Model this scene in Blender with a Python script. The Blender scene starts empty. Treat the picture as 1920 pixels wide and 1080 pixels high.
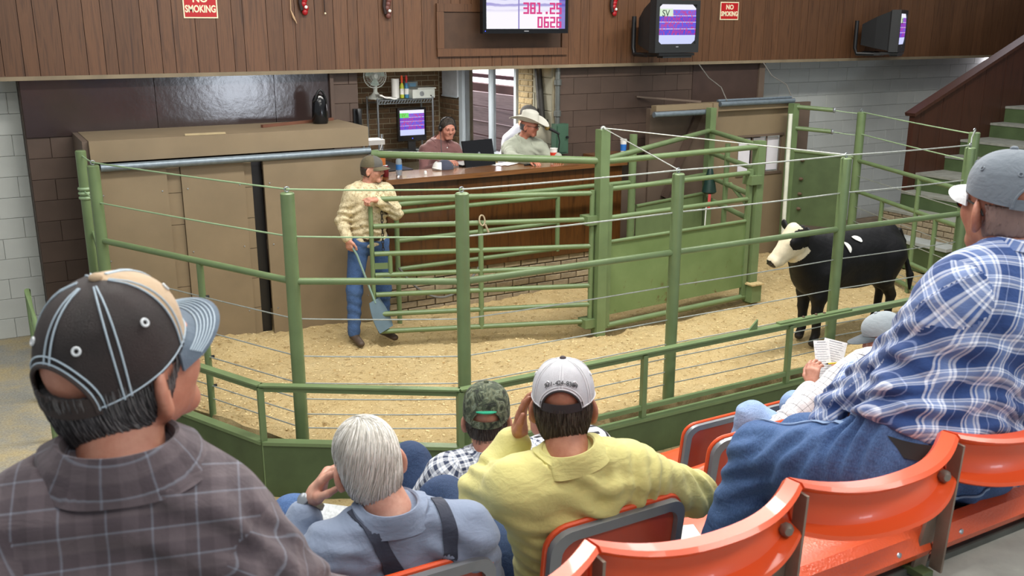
import bpy, math, random
import numpy as np
from mathutils import Matrix, Vector, Euler
random.seed(7); RNG = np.random.default_rng(7)
R = math.radians
scene = bpy.context.scene
COL = scene.collection

# ------------------------------------------------------------------ camera
# world axes: X runs along the back wall of the sale barn, Y runs from the seats to that wall, Z = 0 is the ring floor
cam_d = bpy.data.cameras.new('camera'); cam = bpy.data.objects.new('camera', cam_d); COL.objects.link(cam)
cam.location = (0, 0, 3.0); cam.rotation_euler = (R(90 - 15.4), 0, R(-29.3))
cam_d.sensor_width = 36; cam_d.lens = 36 * 1780 / 1920; cam_d.clip_start = .05; cam_d.clip_end = 200
cam_d.dof.use_dof = True; cam_d.dof.focus_distance = 6.0; cam_d.dof.aperture_fstop = 9.0
scene.camera = cam
# ------------------------------------------------------------------ world, lights, exposure
world = bpy.data.worlds.new('world'); scene.world = world; world.use_nodes = True
bgn = world.node_tree.nodes['Background']; bgn.inputs[0].default_value = (.90, .95, 1, 1); bgn.inputs[1].default_value = .45
def area(name, loc, size, energy, color=(1, .97, .9), target=None, sy=None):
    l = bpy.data.lights.new(name, 'AREA'); l.energy = energy; l.color = color; l.size = size
    if sy: l.shape = 'RECTANGLE'; l.size_y = sy
    o = bpy.data.objects.new(name, l); COL.objects.link(o); o.location = loc
    if target: o.rotation_euler = (Vector(target) - Vector(loc)).to_track_quat('-Z', 'Y').to_euler()
    return o
for i, (x, y, e) in enumerate([(2.2, 6.2, 185), (5.2, 6.0, 210), (8.2, 6.2, 175), (0.5, 2.6, 100), (3.5, 2.4, 105), (-1.5, 5.0, 45), (1.0, -1.2, 70), (4.2, -0.8, 100)]):
    area('ceiling_lamp', (x, y, 5.6), 2.4, e, (1, .965, .90), sy=.5)
area('booth_lamp', (5.0, 11.0, 2.5), 1.2, 80, (1, .96, .90), sy=.4)
area('doorway_daylight', (6.9, -9.0, 1.30), 1.7, 190, (.80, .88, 1), target=(2.4, 9.95, 2.3), sy=1.5)
area('outdoor_daylight', (11.0, 18.0, 7.0), 7, 2600, (1, .96, .98), target=(9.5, 18, 0), sy=14)
scene.view_settings.view_transform = 'Standard'; scene.view_settings.look = 'None'
scene.view_settings.exposure = 0.0; scene.view_settings.gamma = 1.0; scene.view_settings.use_curve_mapping = False

# ------------------------------------------------------------------ materials
def lin(h):
    h = h.lstrip('#'); c = [int(h[i:i + 2], 16) / 255 for i in (0, 2, 4)]
    return tuple((x / 12.92 if x <= .04045 else ((x + .055) / 1.055) ** 2.4) for x in c) + (1,)
MATS = {}
class NT:
    def __init__(s, name):
        s.m = bpy.data.materials.new(name); s.m.use_nodes = True; s.t = s.m.node_tree; s.n = s.t.nodes; s.l = s.t.links
        s.b = s.n['Principled BSDF']
    def new(s, typ, **kw):
        n = s.n.new(typ)
        for k, v in kw.items():
            if hasattr(n, k): setattr(n, k, v)
            else: n.inputs[k.replace('_', ' ')].default_value = v
        return n
    def link(s, a, b): s.l.new(a, b)
    def coord(s, kind='Object', scale=(1, 1, 1), rot=(0, 0, 0)):
        tc = s.new('ShaderNodeTexCoord'); mp = s.new('ShaderNodeMapping'); mp.inputs['Scale'].default_value = scale; mp.inputs['Rotation'].default_value = rot
        s.link(tc.outputs[kind], mp.inputs[0]); return mp.outputs[0]
    def noise(s, vec, scale, detail=4, rough=.55, dist=0):
        n = s.new('ShaderNodeTexNoise', Scale=scale, Detail=detail, Roughness=rough, Distortion=dist); s.link(vec, n.inputs['Vector']); return n
    def ramp(s, fac, stops, interp='LINEAR'):
        r = s.new('ShaderNodeValToRGB'); r.color_ramp.interpolation = interp; e = r.color_ramp.elements
        while len(e) < len(stops): e.new(.5)
        for el, (p, c) in zip(e, sorted(stops, key=lambda q: q[0])):
            el.position = p; el.color = lin(c) if isinstance(c, str) else c
        s.link(fac, r.inputs[0]); return r.outputs[0]
    def math(s, op, a, b=None):
        n = s.new('ShaderNodeMath', operation=op)
        for i, q in enumerate((a, b)):
            if q is None: continue
            if isinstance(q, (int, float)): n.inputs[i].default_value = q
            else: s.link(q, n.inputs[i])
        return n.outputs[0]
    def mix(s, fac, a, b, blend='MIX'):
        n = s.new('ShaderNodeMix', data_type='RGBA', blend_type=blend)
        for k, q in ((0, fac), (6, a), (7, b)):
            if isinstance(q, str): q = lin(q)
            if isinstance(q, (int, float, tuple)): n.inputs[k].default_value = q
            else: s.link(q, n.inputs[k])
        return n.outputs[2]
    def bump(s, h, strength=.3, dist=.01):
        b = s.new('ShaderNodeBump', Strength=strength, Distance=dist); s.link(h, b.inputs['Height']); s.link(b.outputs[0], s.b.inputs['Normal']); return b
def mat(name, color, rough=.6, metal=0, var=.12, scale=6, bump=.0, bscale=40, spec=.5, streak=None, coat=0, rand=0.0, sheen=0):
    """painted / plain material: base colour with soft noise variation (and an optional per-object tone shift)"""
    if name in MATS: return MATS[name]
    t = NT(name); v = t.coord('Object', streak or (1, 1, 1)); n = t.noise(v, scale, 5)
    c = lin(color); lo = tuple(q * (1 - var) for q in c[:3]) + (1,); hi = tuple(min(1, q * (1 + var)) for q in c[:3]) + (1,)
    col = t.ramp(n.outputs[0], [(.3, lo), (.7, hi)])
    if rand:
        oi = t.new('ShaderNodeObjectInfo'); f = t.math('MULTIPLY_ADD', oi.outputs['Random'], rand * 2); t.n[-1].inputs[2].default_value = 1 - rand
        g = t.new('ShaderNodeCombineColor')
        for i in range(3): t.link(f, g.inputs[i])
        col = t.mix(1.0, col, g.outputs[0], 'MULTIPLY')
    t.link(col, t.b.inputs['Base Color'])
    t.b.inputs['Roughness'].default_value = rough; t.b.inputs['Metallic'].default_value = metal
    t.b.inputs['Specular IOR Level'].default_value = spec; t.b.inputs['Coat Weight'].default_value = coat
    if sheen: t.b.inputs['Sheen Weight'].default_value = sheen
    if bump:
        n2 = t.noise(v, bscale, 4); t.bump(n2.outputs[0], bump, .01)
    MATS[name] = t.m; return t.m
def emis(name, color, strength=1.0):
    if name in MATS: return MATS[name]
    t = NT(name); t.b.inputs['Base Color'].default_value = (.02, .02, .02, 1); t.b.inputs['Emission Color'].default_value = lin(color); t.b.inputs['Emission Strength'].default_value = strength
    MATS[name] = t.m; return t.m
def wood(name, dark, light, axis_scale=(14, 14, .8), rough=.45, rand=.18, scale=1.6, coat=.0):
    t = NT(name); v = t.coord('Object', axis_scale)
    oi = t.new('ShaderNodeObjectInfo'); ad = t.new('ShaderNodeVectorMath', operation='ADD'); sc = t.new('ShaderNodeVectorMath', operation='SCALE'); sc.inputs['Scale'].default_value = 37
    cb = t.new('ShaderNodeCombineXYZ')
    for i in range(3): t.link(oi.outputs['Random'], cb.inputs[i])
    t.link(cb.outputs[0], sc.inputs[0]); t.link(v, ad.inputs[0]); t.link(sc.outputs[0], ad.inputs[1])
    n = t.noise(ad.outputs[0], scale, 8, .62, .6)
    col = t.ramp(n.outputs[0], [(.28, dark), (.5, light), (.74, dark)])
    f = t.math('MULTIPLY_ADD', oi.outputs['Random'], rand * 2); t.n[-1].inputs[2].default_value = 1 - rand
    g = t.new('ShaderNodeCombineColor')
    for i in range(3): t.link(f, g.inputs[i])
    t.link(t.mix(1.0, col, g.outputs[0], 'MULTIPLY'), t.b.inputs['Base Color'])
    t.b.inputs['Roughness'].default_value = rough; t.b.inputs['Coat Weight'].default_value = coat
    t.bump(n.outputs[0], .08, .004); MATS[name] = t.m; return t.m

# ------------------------------------------------------------------ mesh helpers
def basis(d):
    d = np.asarray(d, float); d = d / np.linalg.norm(d)
    a = np.array([0, 0, 1.]) if abs(d[2]) < .9 else np.array([1., 0, 0])
    x = np.cross(a, d); x /= np.linalg.norm(x); y = np.cross(d, x); return x, y, d
def rotz(a): c, s = math.cos(a), math.sin(a); return np.array([[c, -s, 0], [s, c, 0], [0, 0, 1.]])
def eul(rx, ry, rz): return np.array(Euler((rx, ry, rz)).to_matrix())
class MB:
    def __init__(s): s.v = []; s.f = []; s.m = []
    def add(s, v, f, m=0):
        o = len(s.v); s.v.extend([tuple(map(float, q)) for q in v]); s.f.extend([tuple(int(i) + o for i in q) for q in f]); s.m.extend([m] * len(f)); return s
    def box(s, lo, hi, m=0, rot=None, c=None):
        x0, y0, z0 = lo; x1, y1, z1 = hi
        v = np.array([(x0, y0, z0), (x1, y0, z0), (x1, y1, z0), (x0, y1, z0), (x0, y0, z1), (x1, y0, z1), (x1, y1, z1), (x0, y1, z1)], float)
        if rot is not None:
            c = v.mean(0) if c is None else np.asarray(c); v = (v - c) @ np.asarray(rot).T + c
        return s.add(v, [(0, 3, 2, 1), (4, 5, 6, 7), (0, 1, 5, 4), (1, 2, 6, 5), (2, 3, 7, 6), (3, 0, 4, 7)], m)
    def cbox(s, c, size, m=0, rot=None):
        c = np.asarray(c, float); h = np.asarray(size, float) / 2; return s.box(c - h, c + h, m, rot, c)
    def bar(s, a, b, w, t, m=0, up=(0, 0, 1)):
        """rectangular bar from a to b, width w across, thickness t along 'up'"""
        a, b, up = (np.asarray(q, float) for q in (a, b, up)); d = b - a; d /= np.linalg.norm(d); x = np.cross(d, up); x /= np.linalg.norm(x); y = np.cross(x, d)
        v = [p + x * sx * w / 2 + y * sy * t / 2 for p in (a, b) for sx, sy in ((-1, -1), (1, -1), (1, 1), (-1, 1))]
        return s.add(v, [(0, 1, 2, 3), (7, 6, 5, 4), (0, 4, 5, 1), (1, 5, 6, 2), (2, 6, 7, 3), (3, 7, 4, 0)], m)
    def tube(s, pts, r, n=12, m=0, closed=False, cap=True):
        pts = [np.asarray(p, float) for p in pts]; k = len(pts); rs = r if hasattr(r, '__len__') else [r] * k
        T = []
        for i in range(k):
            a = pts[(i - 1) % k] if (i or closed) else pts[i]; b = pts[(i + 1) % k] if (i < k - 1 or closed) else pts[i]
            d = b - a; T.append(d / (np.linalg.norm(d) + 1e-12))
        x, y, _ = basis(T[0]); v = []
        for i in range(k):
            if i:
                x = x - T[i] * np.dot(x, T[i]); x /= np.linalg.norm(x) + 1e-12; y = np.cross(T[i], x)
            for j in range(n):
                a = 2 * math.pi * j / n; v.append(pts[i] + (x * math.cos(a) + y * math.sin(a)) * rs[i])
        f = []
        for i in range(k if closed else k - 1):
            p, q = i * n, ((i + 1) % k) * n
            for j in range(n): f.append((p + j, p + (j + 1) % n, q + (j + 1) % n, q + j))
        if cap and not closed: f += [tuple(range(n))[::-1], tuple((k - 1) * n + j for j in range(n))]
        return s.add(v, f, m)
    def lathe(s, prof, n=24, c=(0, 0, 0), axis=(0, 0, 1), m=0, cap=True):
        x, y, d = basis(axis); c = np.asarray(c, float); v = []; f = []
        if tuple(axis) == (0, 0, 1): x, y = np.array([1., 0, 0]), np.array([0, 1., 0])
        for (r, z) in prof:
            for j in range(n):
                a = 2 * math.pi * j / n; v.append(c + d * z + (x * math.cos(a) + y * math.sin(a)) * max(r, 1e-5))
        for i in range(len(prof) - 1):
            for j in range(n): f.append((i * n + j, i * n + (j + 1) % n, (i + 1) * n + (j + 1) % n, (i + 1) * n + j))
        if cap: f += [tuple(range(n))[::-1], tuple((len(prof) - 1) * n + j for j in range(n))]
        return s.add(v, f, m)
    def ell(s, c, r, nu=16, nv=10, m=0, rot=None):
        c = np.asarray(c, float); v = []; f = []
        for i in range(nv + 1):
            th = math.pi * i / nv
            for j in range(nu):
                a = 2 * math.pi * j / nu; p = np.array([math.sin(th) * math.cos(a) * r[0], math.sin(th) * math.sin(a) * r[1], math.cos(th) * r[2]])
                v.append(c + (np.asarray(rot) @ p if rot is not None else p))
        for i in range(nv):
            for j in range(nu): f.append((i * nu + j, (i + 1) * nu + j, (i + 1) * nu + (j + 1) % nu, i * nu + (j + 1) % nu))
        return s.add(v, f, m)
    def prism(s, poly, a, b, m=0):
        """closed polygon of 3D points 'poly' swept by the vector b-a (a is added to the points)"""
        a = np.asarray(a, float); b = np.asarray(b, float); n = len(poly); P = [np.asarray(p, float) for p in poly]
        v = [p + a for p in P] + [p + b for p in P]
        return s.add(v, [tuple(range(n))[::-1], tuple(range(n, 2 * n))] + [(i, (i + 1) % n, n + (i + 1) % n, n + i) for i in range(n)], m)
    def grid(s, P, m=0, thick=0):
        """P: array (a,b,3) of points; thick>0 closes it into a slab"""
        P = np.asarray(P, float); a, b = P.shape[:2]; v = P.reshape(-1, 3); idx = np.arange(a * b).reshape(a, b)
        q = np.stack([idx[:-1, :-1], idx[1:, :-1], idx[1:, 1:], idx[:-1, 1:]], -1).reshape(-1, 4)
        if not thick: return s.add(v, q, m)
        du = np.gradient(P, axis=0); dv = np.gradient(P, axis=1); N = np.cross(du, dv); N /= np.linalg.norm(N, axis=2, keepdims=True) + 1e-12
        v2 = (P - N * thick).reshape(-1, 3); o = a * b; f = [tuple(x) for x in q] + [tuple(x[::-1] + o) for x in q]
        ring = list(idx[0, :]) + list(idx[1:, -1]) + list(idx[-1, -2::-1]) + list(idx[-2:0:-1, 0])
        for i in range(len(ring)):
            p, r_ = ring[i], ring[(i + 1) % len(ring)]; f.append((p, r_, r_ + o, p + o))
        return s.add(np.vstack([v, v2]), f, m)
    def mesh(s, name, mats, smooth=True, angle=40):
        me = bpy.data.meshes.new(name); me.from_pydata(s.v, [], s.f)
        for q in (mats if isinstance(mats, (list, tuple)) else [mats]): me.materials.append(q)
        if any(s.m): me.polygons.foreach_set('material_index', s.m)
        me.polygons.foreach_set('use_smooth', [smooth] * len(s.f))
        if smooth: me.set_sharp_from_angle(angle=R(angle))
        me.update(); return me
    def build(s, name, mats, parent=None, smooth=True, angle=40, world=True, kind=None):
        return link(name, s.mesh(name, mats, smooth, angle), parent, world, kind)
def link(name, me, parent=None, world=True, kind=None):
    o = bpy.data.objects.new(name, me); COL.objects.link(o)
    if parent is not None:
        o.parent = parent
        if world: o.matrix_parent_inverse = wm(parent).inverted()
    if kind: o['kind'] = kind
    return o
def wm(o):
    m = o.matrix_basis.copy()
    return m if o.parent is None else wm(o.parent) @ o.matrix_parent_inverse @ m
def tag(o, label, cat, group=None, kind=None):
    o['label'] = label; o['category'] = cat
    if group: o['group'] = group
    if kind: o['kind'] = kind
    return o
def thing(name, label, cat, loc=(0, 0, 0), rz=0, group=None):
    o = bpy.data.objects.new(name, None); COL.objects.link(o); o.empty_display_size = .05
    o.location = loc; o.rotation_euler = (0, 0, rz); return tag(o, label, cat, group)
def struct(name, mb, mats, label=None, parent=None, **kw):
    o = mb.build(name, mats, parent, **kw); o['kind'] = 'structure'
    if label: o['label'] = label
    return o
def dup(o, parent=None, loc=None, rz=None, label=None):
    c = o.copy(); COL.objects.link(c)
    if parent is not None: c.parent = parent
    if loc is not None: c.location = loc
    if rz is not None: c.rotation_euler = (0, 0, rz)
    if label: c['label'] = label
    for ch in list(o.children): dup(ch, c)
    return c
def bez(p0, p1, p2, n=12):
    p0, p1, p2 = (np.asarray(q, float) for q in (p0, p1, p2)); return [p0 * (1 - t) ** 2 + 2 * p1 * t * (1 - t) + p2 * t * t for t in np.linspace(0, 1, n)]
def text_mesh(s, size, extrude=.0015, mat_=None, name='lettering', parent=None, M=None, align='CENTER', bold=0, xs=1):
    cu = bpy.data.curves.new(name, 'FONT'); cu.body = s; cu.size = size; cu.extrude = extrude; cu.align_x = align; cu.align_y = 'CENTER'; cu.offset = bold; cu.resolution_u = 3
    tmp = bpy.data.objects.new('tmp', cu); COL.objects.link(tmp)
    bpy.context.view_layer.update(); dg = bpy.context.evaluated_depsgraph_get(); me = bpy.data.meshes.new_from_object(tmp.evaluated_get(dg)); me.name = name
    bpy.data.objects.remove(tmp); bpy.data.curves.remove(cu)
    me.transform(Matrix.Diagonal((xs, 1, 1, 1)))
    if M is not None: me.transform(M)
    me.materials.clear(); me.materials.append(mat_); return link(name, me, parent, True)
WALLM = lambda x, y, z: Matrix.Translation((x, y, z)) @ Matrix.Rotation(R(90), 4, 'X')   # lettering on a surface facing -Y
# ------------------------------------------------------------------ shared materials
GREEN = mat('green_enamel', '#6b7f57', .36, var=.10, scale=5, bump=.03, bscale=60)
GREEN_D = mat('dark_green_enamel', '#4b5c3b', .5, var=.16, scale=4, bump=.04, bscale=30)
CABLE = mat('galvanised_cable', '#b9beb8', .4, metal=.6, var=.15, scale=30)
CABLE_G = mat('green_painted_cable', '#93ad86', .5, var=.1)
TAN = mat('tan_paint', '#83735b', .5, var=.10, scale=2.5, bump=.04, bscale=18)
TAN_D = mat('brown_tan_paint', '#65564a', .55, var=.12, scale=2.5, bump=.04, bscale=18)
BROWN = mat('dark_brown_paint', '#524239', .55, var=.16, scale=3, bump=.08, bscale=25, rand=.08)
GALV = mat('galvanised_pipe', '#76828b', .4, metal=.4, var=.15, scale=20)
WHITE_B = mat('white_block_paint', '#c3c7c3', .6, var=.05, scale=3, bump=.12, bscale=45, rand=.03)
MORTAR = mat('white_mortar_paint', '#b9bdb9', .7, var=.06)
BR_MORT = mat('brown_mortar_paint', '#4b3c34', .7, var=.1)
CONC = mat('concrete', '#a9aeac', .75, var=.14, scale=4, bump=.1, bscale=30)
CONC_D = mat('worn_concrete', '#8f918b', .8, var=.25, scale=7, bump=.15, bscale=30)
BLACK = mat('black_plastic', '#17181a', .4, var=.1)
BLACK_G = mat('gloss_black_plastic', '#0d0d10', .15, var=.05)
STEEL = mat('bright_steel', '#a8adb2', .3, metal=.8, var=.08, scale=20)
WHITE_P = mat('white_plastic', '#e6e6e2', .4, var=.03)
PANELW = wood('fascia_wood', '#483021', '#694830', (22, 22, 1.1), .42, .13, 1.4)
REDWOOD = wood('stair_panel_wood', '#36201a', '#4a2b20', (16, 16, 1.0), .4, .12, 1.3)
COUNTERW = wood('counter_wood', '#39210f', '#5b3819', (10, 10, 1.0), .3, .10, 1.6, coat=.2)
COUNTERT = wood('counter_top_wood', '#57371e', '#7d5330', (1.0, 14, 14), .25, .05, 1.4, coat=.3)
def sawdust_mat():
    t = NT('sawdust'); v = t.coord('Object'); n1 = t.noise(v, 2.3, 6, .65); n2 = t.noise(v, 95, 6, .8); n3 = t.noise(v, 13, 5, .7, .4)
    c1 = t.ramp(n1.outputs[0], [(.28, '#bfa26a'), (.5, '#d6bd88'), (.75, '#e3cf9f')])
    c2 = t.ramp(n2.outputs[0], [(.30, '#8d7040'), (.45, '#cfb27a'), (.70, '#eedcb0')])
    c3 = t.ramp(n3.outputs[0], [(.30, (.50, .43, .32, 1)), (.44, (1, 1, 1, 1))])
    t.link(t.mix(1.0, t.mix(.55, c1, c2), c3, 'MULTIPLY'), t.b.inputs['Base Color']); t.b.inputs['Roughness'].default_value = .95
    m = t.math('ADD', t.math('MULTIPLY', n2.outputs[0], .5), n3.outputs[0]); t.bump(m, .9, .03); return t.m
SAW = sawdust_mat()
def dusty_concrete():
    t = NT('concrete_with_sawdust'); v = t.coord('Object'); n1 = t.noise(v, 1.7, 6, .7); n2 = t.noise(v, 60, 4, .7)
    a = t.ramp(n2.outputs[0], [(.3, '#7e7d75'), (.7, '#aaa89e')]); b = t.ramp(n2.outputs[0], [(.3, '#9a8a68'), (.7, '#c6b68f')])
    f = t.ramp(n1.outputs[0], [(.42, (0, 0, 0, 1)), (.62, (1, 1, 1, 1))])
    t.link(t.mix(f, a, b), t.b.inputs['Base Color']); t.b.inputs['Roughness'].default_value = .9; t.bump(n2.outputs[0], .4, .02); return t.m
DUSTY = dusty_concrete()
def brick_mat(name, lo, hi, rand=.16):
    return mat(name, lo, .85, var=.2, scale=30, bump=.25, bscale=90, rand=rand)
BRICK_T = brick_mat('tan_brick', '#95876f', 0, .14)
BRICK_B = brick_mat('brown_brick', '#6b543c', 0, .2)
BRICK_L = brick_mat('pale_brick', '#9c8a66', 0, .12)
MORT_T = mat('brick_mortar', '#6d6350', .9, var=.12, scale=20)
MORT_L = mat('pale_mortar', '#a0967e', .9, var=.1, scale=20)

# ------------------------------------------------------------------ ground
def wmin(u):
    return float(np.interp(u, [.30, .82, 1.84, 2.90, 12], [9.6, 8.55, 6.45, 5.80, 5.80]))
def bank(x, y):
    h = .014 * math.sin(1.9 * x + .6) * math.cos(2.3 * y) + .011 * math.sin(5.1 * x + 1.3 * y) + .008 * math.sin(9.7 * y - 4.1 * x)
    h += .045 * max(0, (y - 8.55) / .5) * (1 if 3.3 < x < 6.6 else 1.3) * (1 if x < 7 else 0) - .02
    h += .05 * math.exp(-((x - 1.9) ** 2 + (y - 8.9) ** 2) / .15)
    h -= .07 * math.exp(-((y - (8.45 - .36 * (x - 3.2))) / .12) ** 2) * (1 if 3.2 < x < 5.6 else 0)      # trodden rut along the swing gate
    h -= .06 * math.exp(-((y - 7.75) / .16) ** 2) * (1 if 5.6 < x < 7.4 else 0)
    return h
us = np.linspace(.30, 10.5, 190); P = np.zeros((190, 90, 3))
for i, u in enumerate(us):
    for j, w in enumerate(np.linspace(wmin(u), 9.62, 90)): P[i, j] = (u, w, bank(u, w) + RNG.normal(0, .0065))
struct('floor_ring', MB().grid(P, thick=.10), SAW, 'pale wood shavings covering the sale ring floor')
mb = MB()
for k in range(16000):                                                    # loose shavings too many to count
    u = random.uniform(.6, 10.2); w = random.uniform(wmin(u) + .04, 9.4); z = bank(u, w) + .004; a = random.uniform(0, 6.3); l = random.uniform(.006, .02); b = l * random.uniform(.3, .7); tz = random.uniform(0, .008)
    c, s = math.cos(a), math.sin(a)
    mb.v += [(u + c * l, w + s * l, z + tz), (u - s * b, w + c * b, z), (u - c * l, w - s * l, z + tz * .4)]; n = len(mb.v); mb.f.append((n - 3, n - 2, n - 1)); mb.m.append(0 if random.random() < .8 else 1)
o = mb.build('wood_shavings', [mat('shaving_light', '#e9d3a0', .9, var=.1), mat('shaving_dark', '#a8834c', .9, var=.1)], smooth=False)
tag(o, 'loose pale wood shavings strewn over the ring floor', 'shavings', kind='stuff')
struct('floor_walkway', MB().box((-6, 3.9, -.7), (11, 9.9, -.5)), DUSTY, 'concrete walkway with scattered sawdust around the ring')
struct('floor_landing', MB().box((-6, 6.5, -.5), (.34, 10.32, 0)), DUSTY, 'grey concrete landing beside the white block wall')
# tiers of the seating
struct('floor_tier', MB().box((-5, -4, -.6), (3.4, 1.2, 1.82)), CONC_D, 'worn concrete top tier behind the orange bleacher seats')
struct('trim_1', MB().box((-5, 1.2, 1.73), (3.4, 1.245, 1.835)), mat('dark_grey_nosing', '#4d504c', .6, var=.2, scale=12, bump=.1), 'dark steel nosing along the top tier')
for i, (w0, w1, z) in enumerate([(1.2, 2.0, 1.40), (2.0, 2.85, .93), (2.85, 3.65, .47), (3.65, 4.35, .05)]):
    struct('floor_tier', MB().box((-5, w0, -.6), (9.2, w1, z)), CONC, ['smooth grey concrete tier under the bleacher row', 'concrete tier under the grey framed chairs', 'concrete tier of the third row', 'lowest concrete tier beside the walkway'][i])
# ledge, toe boards and curb around the ring
RAIL = [(.52, 8.55), (1.526, 6.373), (2.723, 5.60), (9.1, 5.60)]
CURB = [(.25, 8.45), (1.39, 6.27), (2.66, 5.40), (9.3, 5.40)]
for (path, z0, z1, th, name, label, m) in ((RAIL, -.34, .10, .05, 'toe_board', None, GREEN_D), (CURB, -.5, -.33, .06, 'kerb', None, GREEN_D)):
    lab = {'toe_board': ['dark green toe board left of the ring corner', 'dark green toe board between the two front ring posts', 'long dark green toe board along the straight ring side'], 'kerb': ['green painted kerb left of the ring corner', 'short green kerb in front of the ring', 'long green kerb along the straight ring side']}[name]
    for i in range(3):
        if name == 'toe_board' and i == 2: z1 = -.02
        a, b = np.array(path[i]), np.array(path[i + 1]); m_ = MB().bar((*a, (z0 + z1) / 2), (*b, (z0 + z1) / 2), th, z1 - z0)
        if name == 'toe_board': m_.bar((*a, z1 + .012), (*b, z1 + .012), .075, .025, 1)
        o = m_.build(name, [m, GREEN]); tag(o, lab[i], 'board', kind='thing')
mb = MB()
for i in range(3):
    a, b, c, d = RAIL[i], RAIL[i + 1], CURB[i + 1], CURB[i]
    nrm = 14; Pq = np.zeros((nrm, 5, 3))
    for k, t in enumerate(np.linspace(0, 1, nrm)):
        p = np.array(a) * (1 - t) + np.array(b) * t; q = np.array(d) * (1 - t) + np.array(c) * t
        for j, s_ in enumerate(np.linspace(0, 1, 5)): Pq[k, j] = (*(p * (1 - s_) + q * s_), -.335 + .015 * RNG.random() + .02 * (1 - s_))
    mb.grid(Pq)
struct('floor_ledge', mb, SAW, 'narrow ledge outside the ring heaped with sawdust')

# ------------------------------------------------------------------ back wall
mb = MB()
for (x0, x1, z0, z1, y0) in [(-6, .42, -.5, 2.62, 10.32), (.402, 3.67, -.5, 2.62, 9.97), (3.67, 6.25, -.5, .9, 9.97), (6.25, 9.54, -.5, 2.62, 9.97), (9.5, 17.4, -.5, 2.62, 10.47)]: mb.box((x0, y0, z0), (x1, max(10.17, y0 + .2) if .402 <= x0 < 9.5 else y0 + .2, z1))
mb.box((.402, 10.17, -.5), (.6, 10.52, 2.62)).box((9.34, 10.17, -.5), (9.54, 10.67, 2.62))
wall = struct('wall_back', mb, BR_MORT, 'back wall of painted concrete blocks')
def blocks(parent, x0, x1, z0, z1, y, m, face=1, bw=.4, bh=.2, gap=.005, depth=.02, name='block', axis='x', half=True, proud=.004, bev=.006):
    """running-bond pieces as objects sharing mesh data; face -Y (axis x) or a plane of constant X (axis y)"""
    full = {}
    rows = int(round((z1 - z0) / bh)); cnt = 0
    for r in range(rows):
        off = (bw / 2 if (r % 2 and half) else 0); s = x0 - off
        while s < x1 - .02:
            a, b = max(s, x0), min(s + bw, x1); L = round(b - a, 3)
            if L > .03:
                if L not in full:
                    l, hh = (L - gap) / 2, (bh - gap) / 2; q = min(bev, hh * .3)
                    mm = MB(); fr = [(-l, -hh), (l, -hh), (l, hh), (-l, hh)]; inn = [(-l + q, -hh + q), (l - q, -hh + q), (l - q, hh - q), (-l + q, hh - q)]
                    v = [(p[0], depth, p[1]) for p in fr] + [(p[0], q, p[1]) for p in fr] + [(p[0], 0, p[1]) for p in inn]
                    f = [(8, 9, 10, 11)] + [(i, (i + 1) % 4, 4 + (i + 1) % 4, 4 + i) for i in range(4)] + [(4 + i, 4 + (i + 1) % 4, 8 + (i + 1) % 4, 8 + i) for i in range(4)]
                    if axis == 'y': v = [(p[1], p[0], p[2]) for p in v]; f = [t[::-1] for t in f]
                    mm.add(v, f); full[L] = mm.mesh(name, m, smooth=False)
                o = bpy.data.objects.new(name, full[L]); COL.objects.link(o); o.parent = parent
                pr = random.uniform(-proud, proud)
                o.location = ((a + b) / 2, y + pr, z0 + (r + .5) * bh) if axis == 'x' else (y + pr, (a + b) / 2, z0 + (r + .5) * bh); cnt += 1
            s += bw
    return cnt
blocks(wall, -1.9, .40, 0, 2.6, 10.30, WHITE_B, gap=.003, bev=.003, proud=.002)
blocks(wall, .405, .86, 0, 2.0, 9.955, BROWN, gap=.003, bev=.003, proud=.002)
blocks(wall, 3.37, 3.67, 1.0, 2.6, 9.95, BROWN, gap=.003, bev=.003); blocks(wall, 6.25, 8.3, .4, 2.6, 9.95, BROWN, gap=.003, bev=.003, proud=.001)
blocks(wall, 9.54, 15.4, 0, 2.6, 10.45, WHITE_B, gap=.003, bev=.003, proud=.002)
MB().box((-6, 10.315, -.4), (.402, 10.33, 2.62)).build('mortar_bed', MORTAR, wall); MB().box((9.54, 10.465, -.4), (17.4, 10.48, 2.62)).build('mortar_bed', MORTAR, wall)
GLOSSP = mat('dark_gloss_panel_paint', '#352a29', .15, var=.12, scale=3, bump=.12, bscale=9, spec=.6)
for (x0, x1) in ((.41, 1.578), (1.584, 2.756), (2.762, 3.36)): MB().box((x0, 9.94, 2.0), (x1, 9.968, 2.62)).build('wall_panel', GLOSSP, wall)
MB().box((3.345, 9.90, 1.95), (3.385, 9.96, 2.62)).build('corner_post', BROWN, wall)
MB().box((8.3, 9.945, .0), (9.44, 9.968, 2.62)).build('wall_panel', mat('brown_panel_paint', '#463630', .5, var=.12), wall)
MB().box((9.44, 9.92, 0), (9.54, 9.968, 2.62)).build('corner_post', TAN_D, wall)
# balcony fascia of random-width vertical boards
fas = struct('wall_balcony', MB().box((-4, 9.872, 2.57), (17.4, 10.1, 4.2)), mat('groove_black', '#22150d', .8), 'wood panelled balcony front above the auction block')
x = -4.0; k = 0
widths = [.20, .125, .18, .235, .10, .155, .21, .12, .165, .19, .11, .14]
while x < 17.3:
    w_ = widths[(k * 5 + k // 7) % 12]; 
    MB().box((x + .0025, 9.85, 2.56), (min(x + w_, 17.4) - .0025, 9.875, 4.2)).build('plank', PANELW, fas); x += w_; k += 1
struct('trim_2', MB().box((-4, 9.835, 2.525), (17.4, 9.885, 2.562)), mat('pale_edge_trim', '#84765f', .6, var=.15, scale=5), 'thin pale strip edging the balcony front')
struct('ceiling', MB().box((-4, 9.9, 2.60), (17.4, 13.6, 2.75)), TAN_D, 'underside of the balcony')

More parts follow.
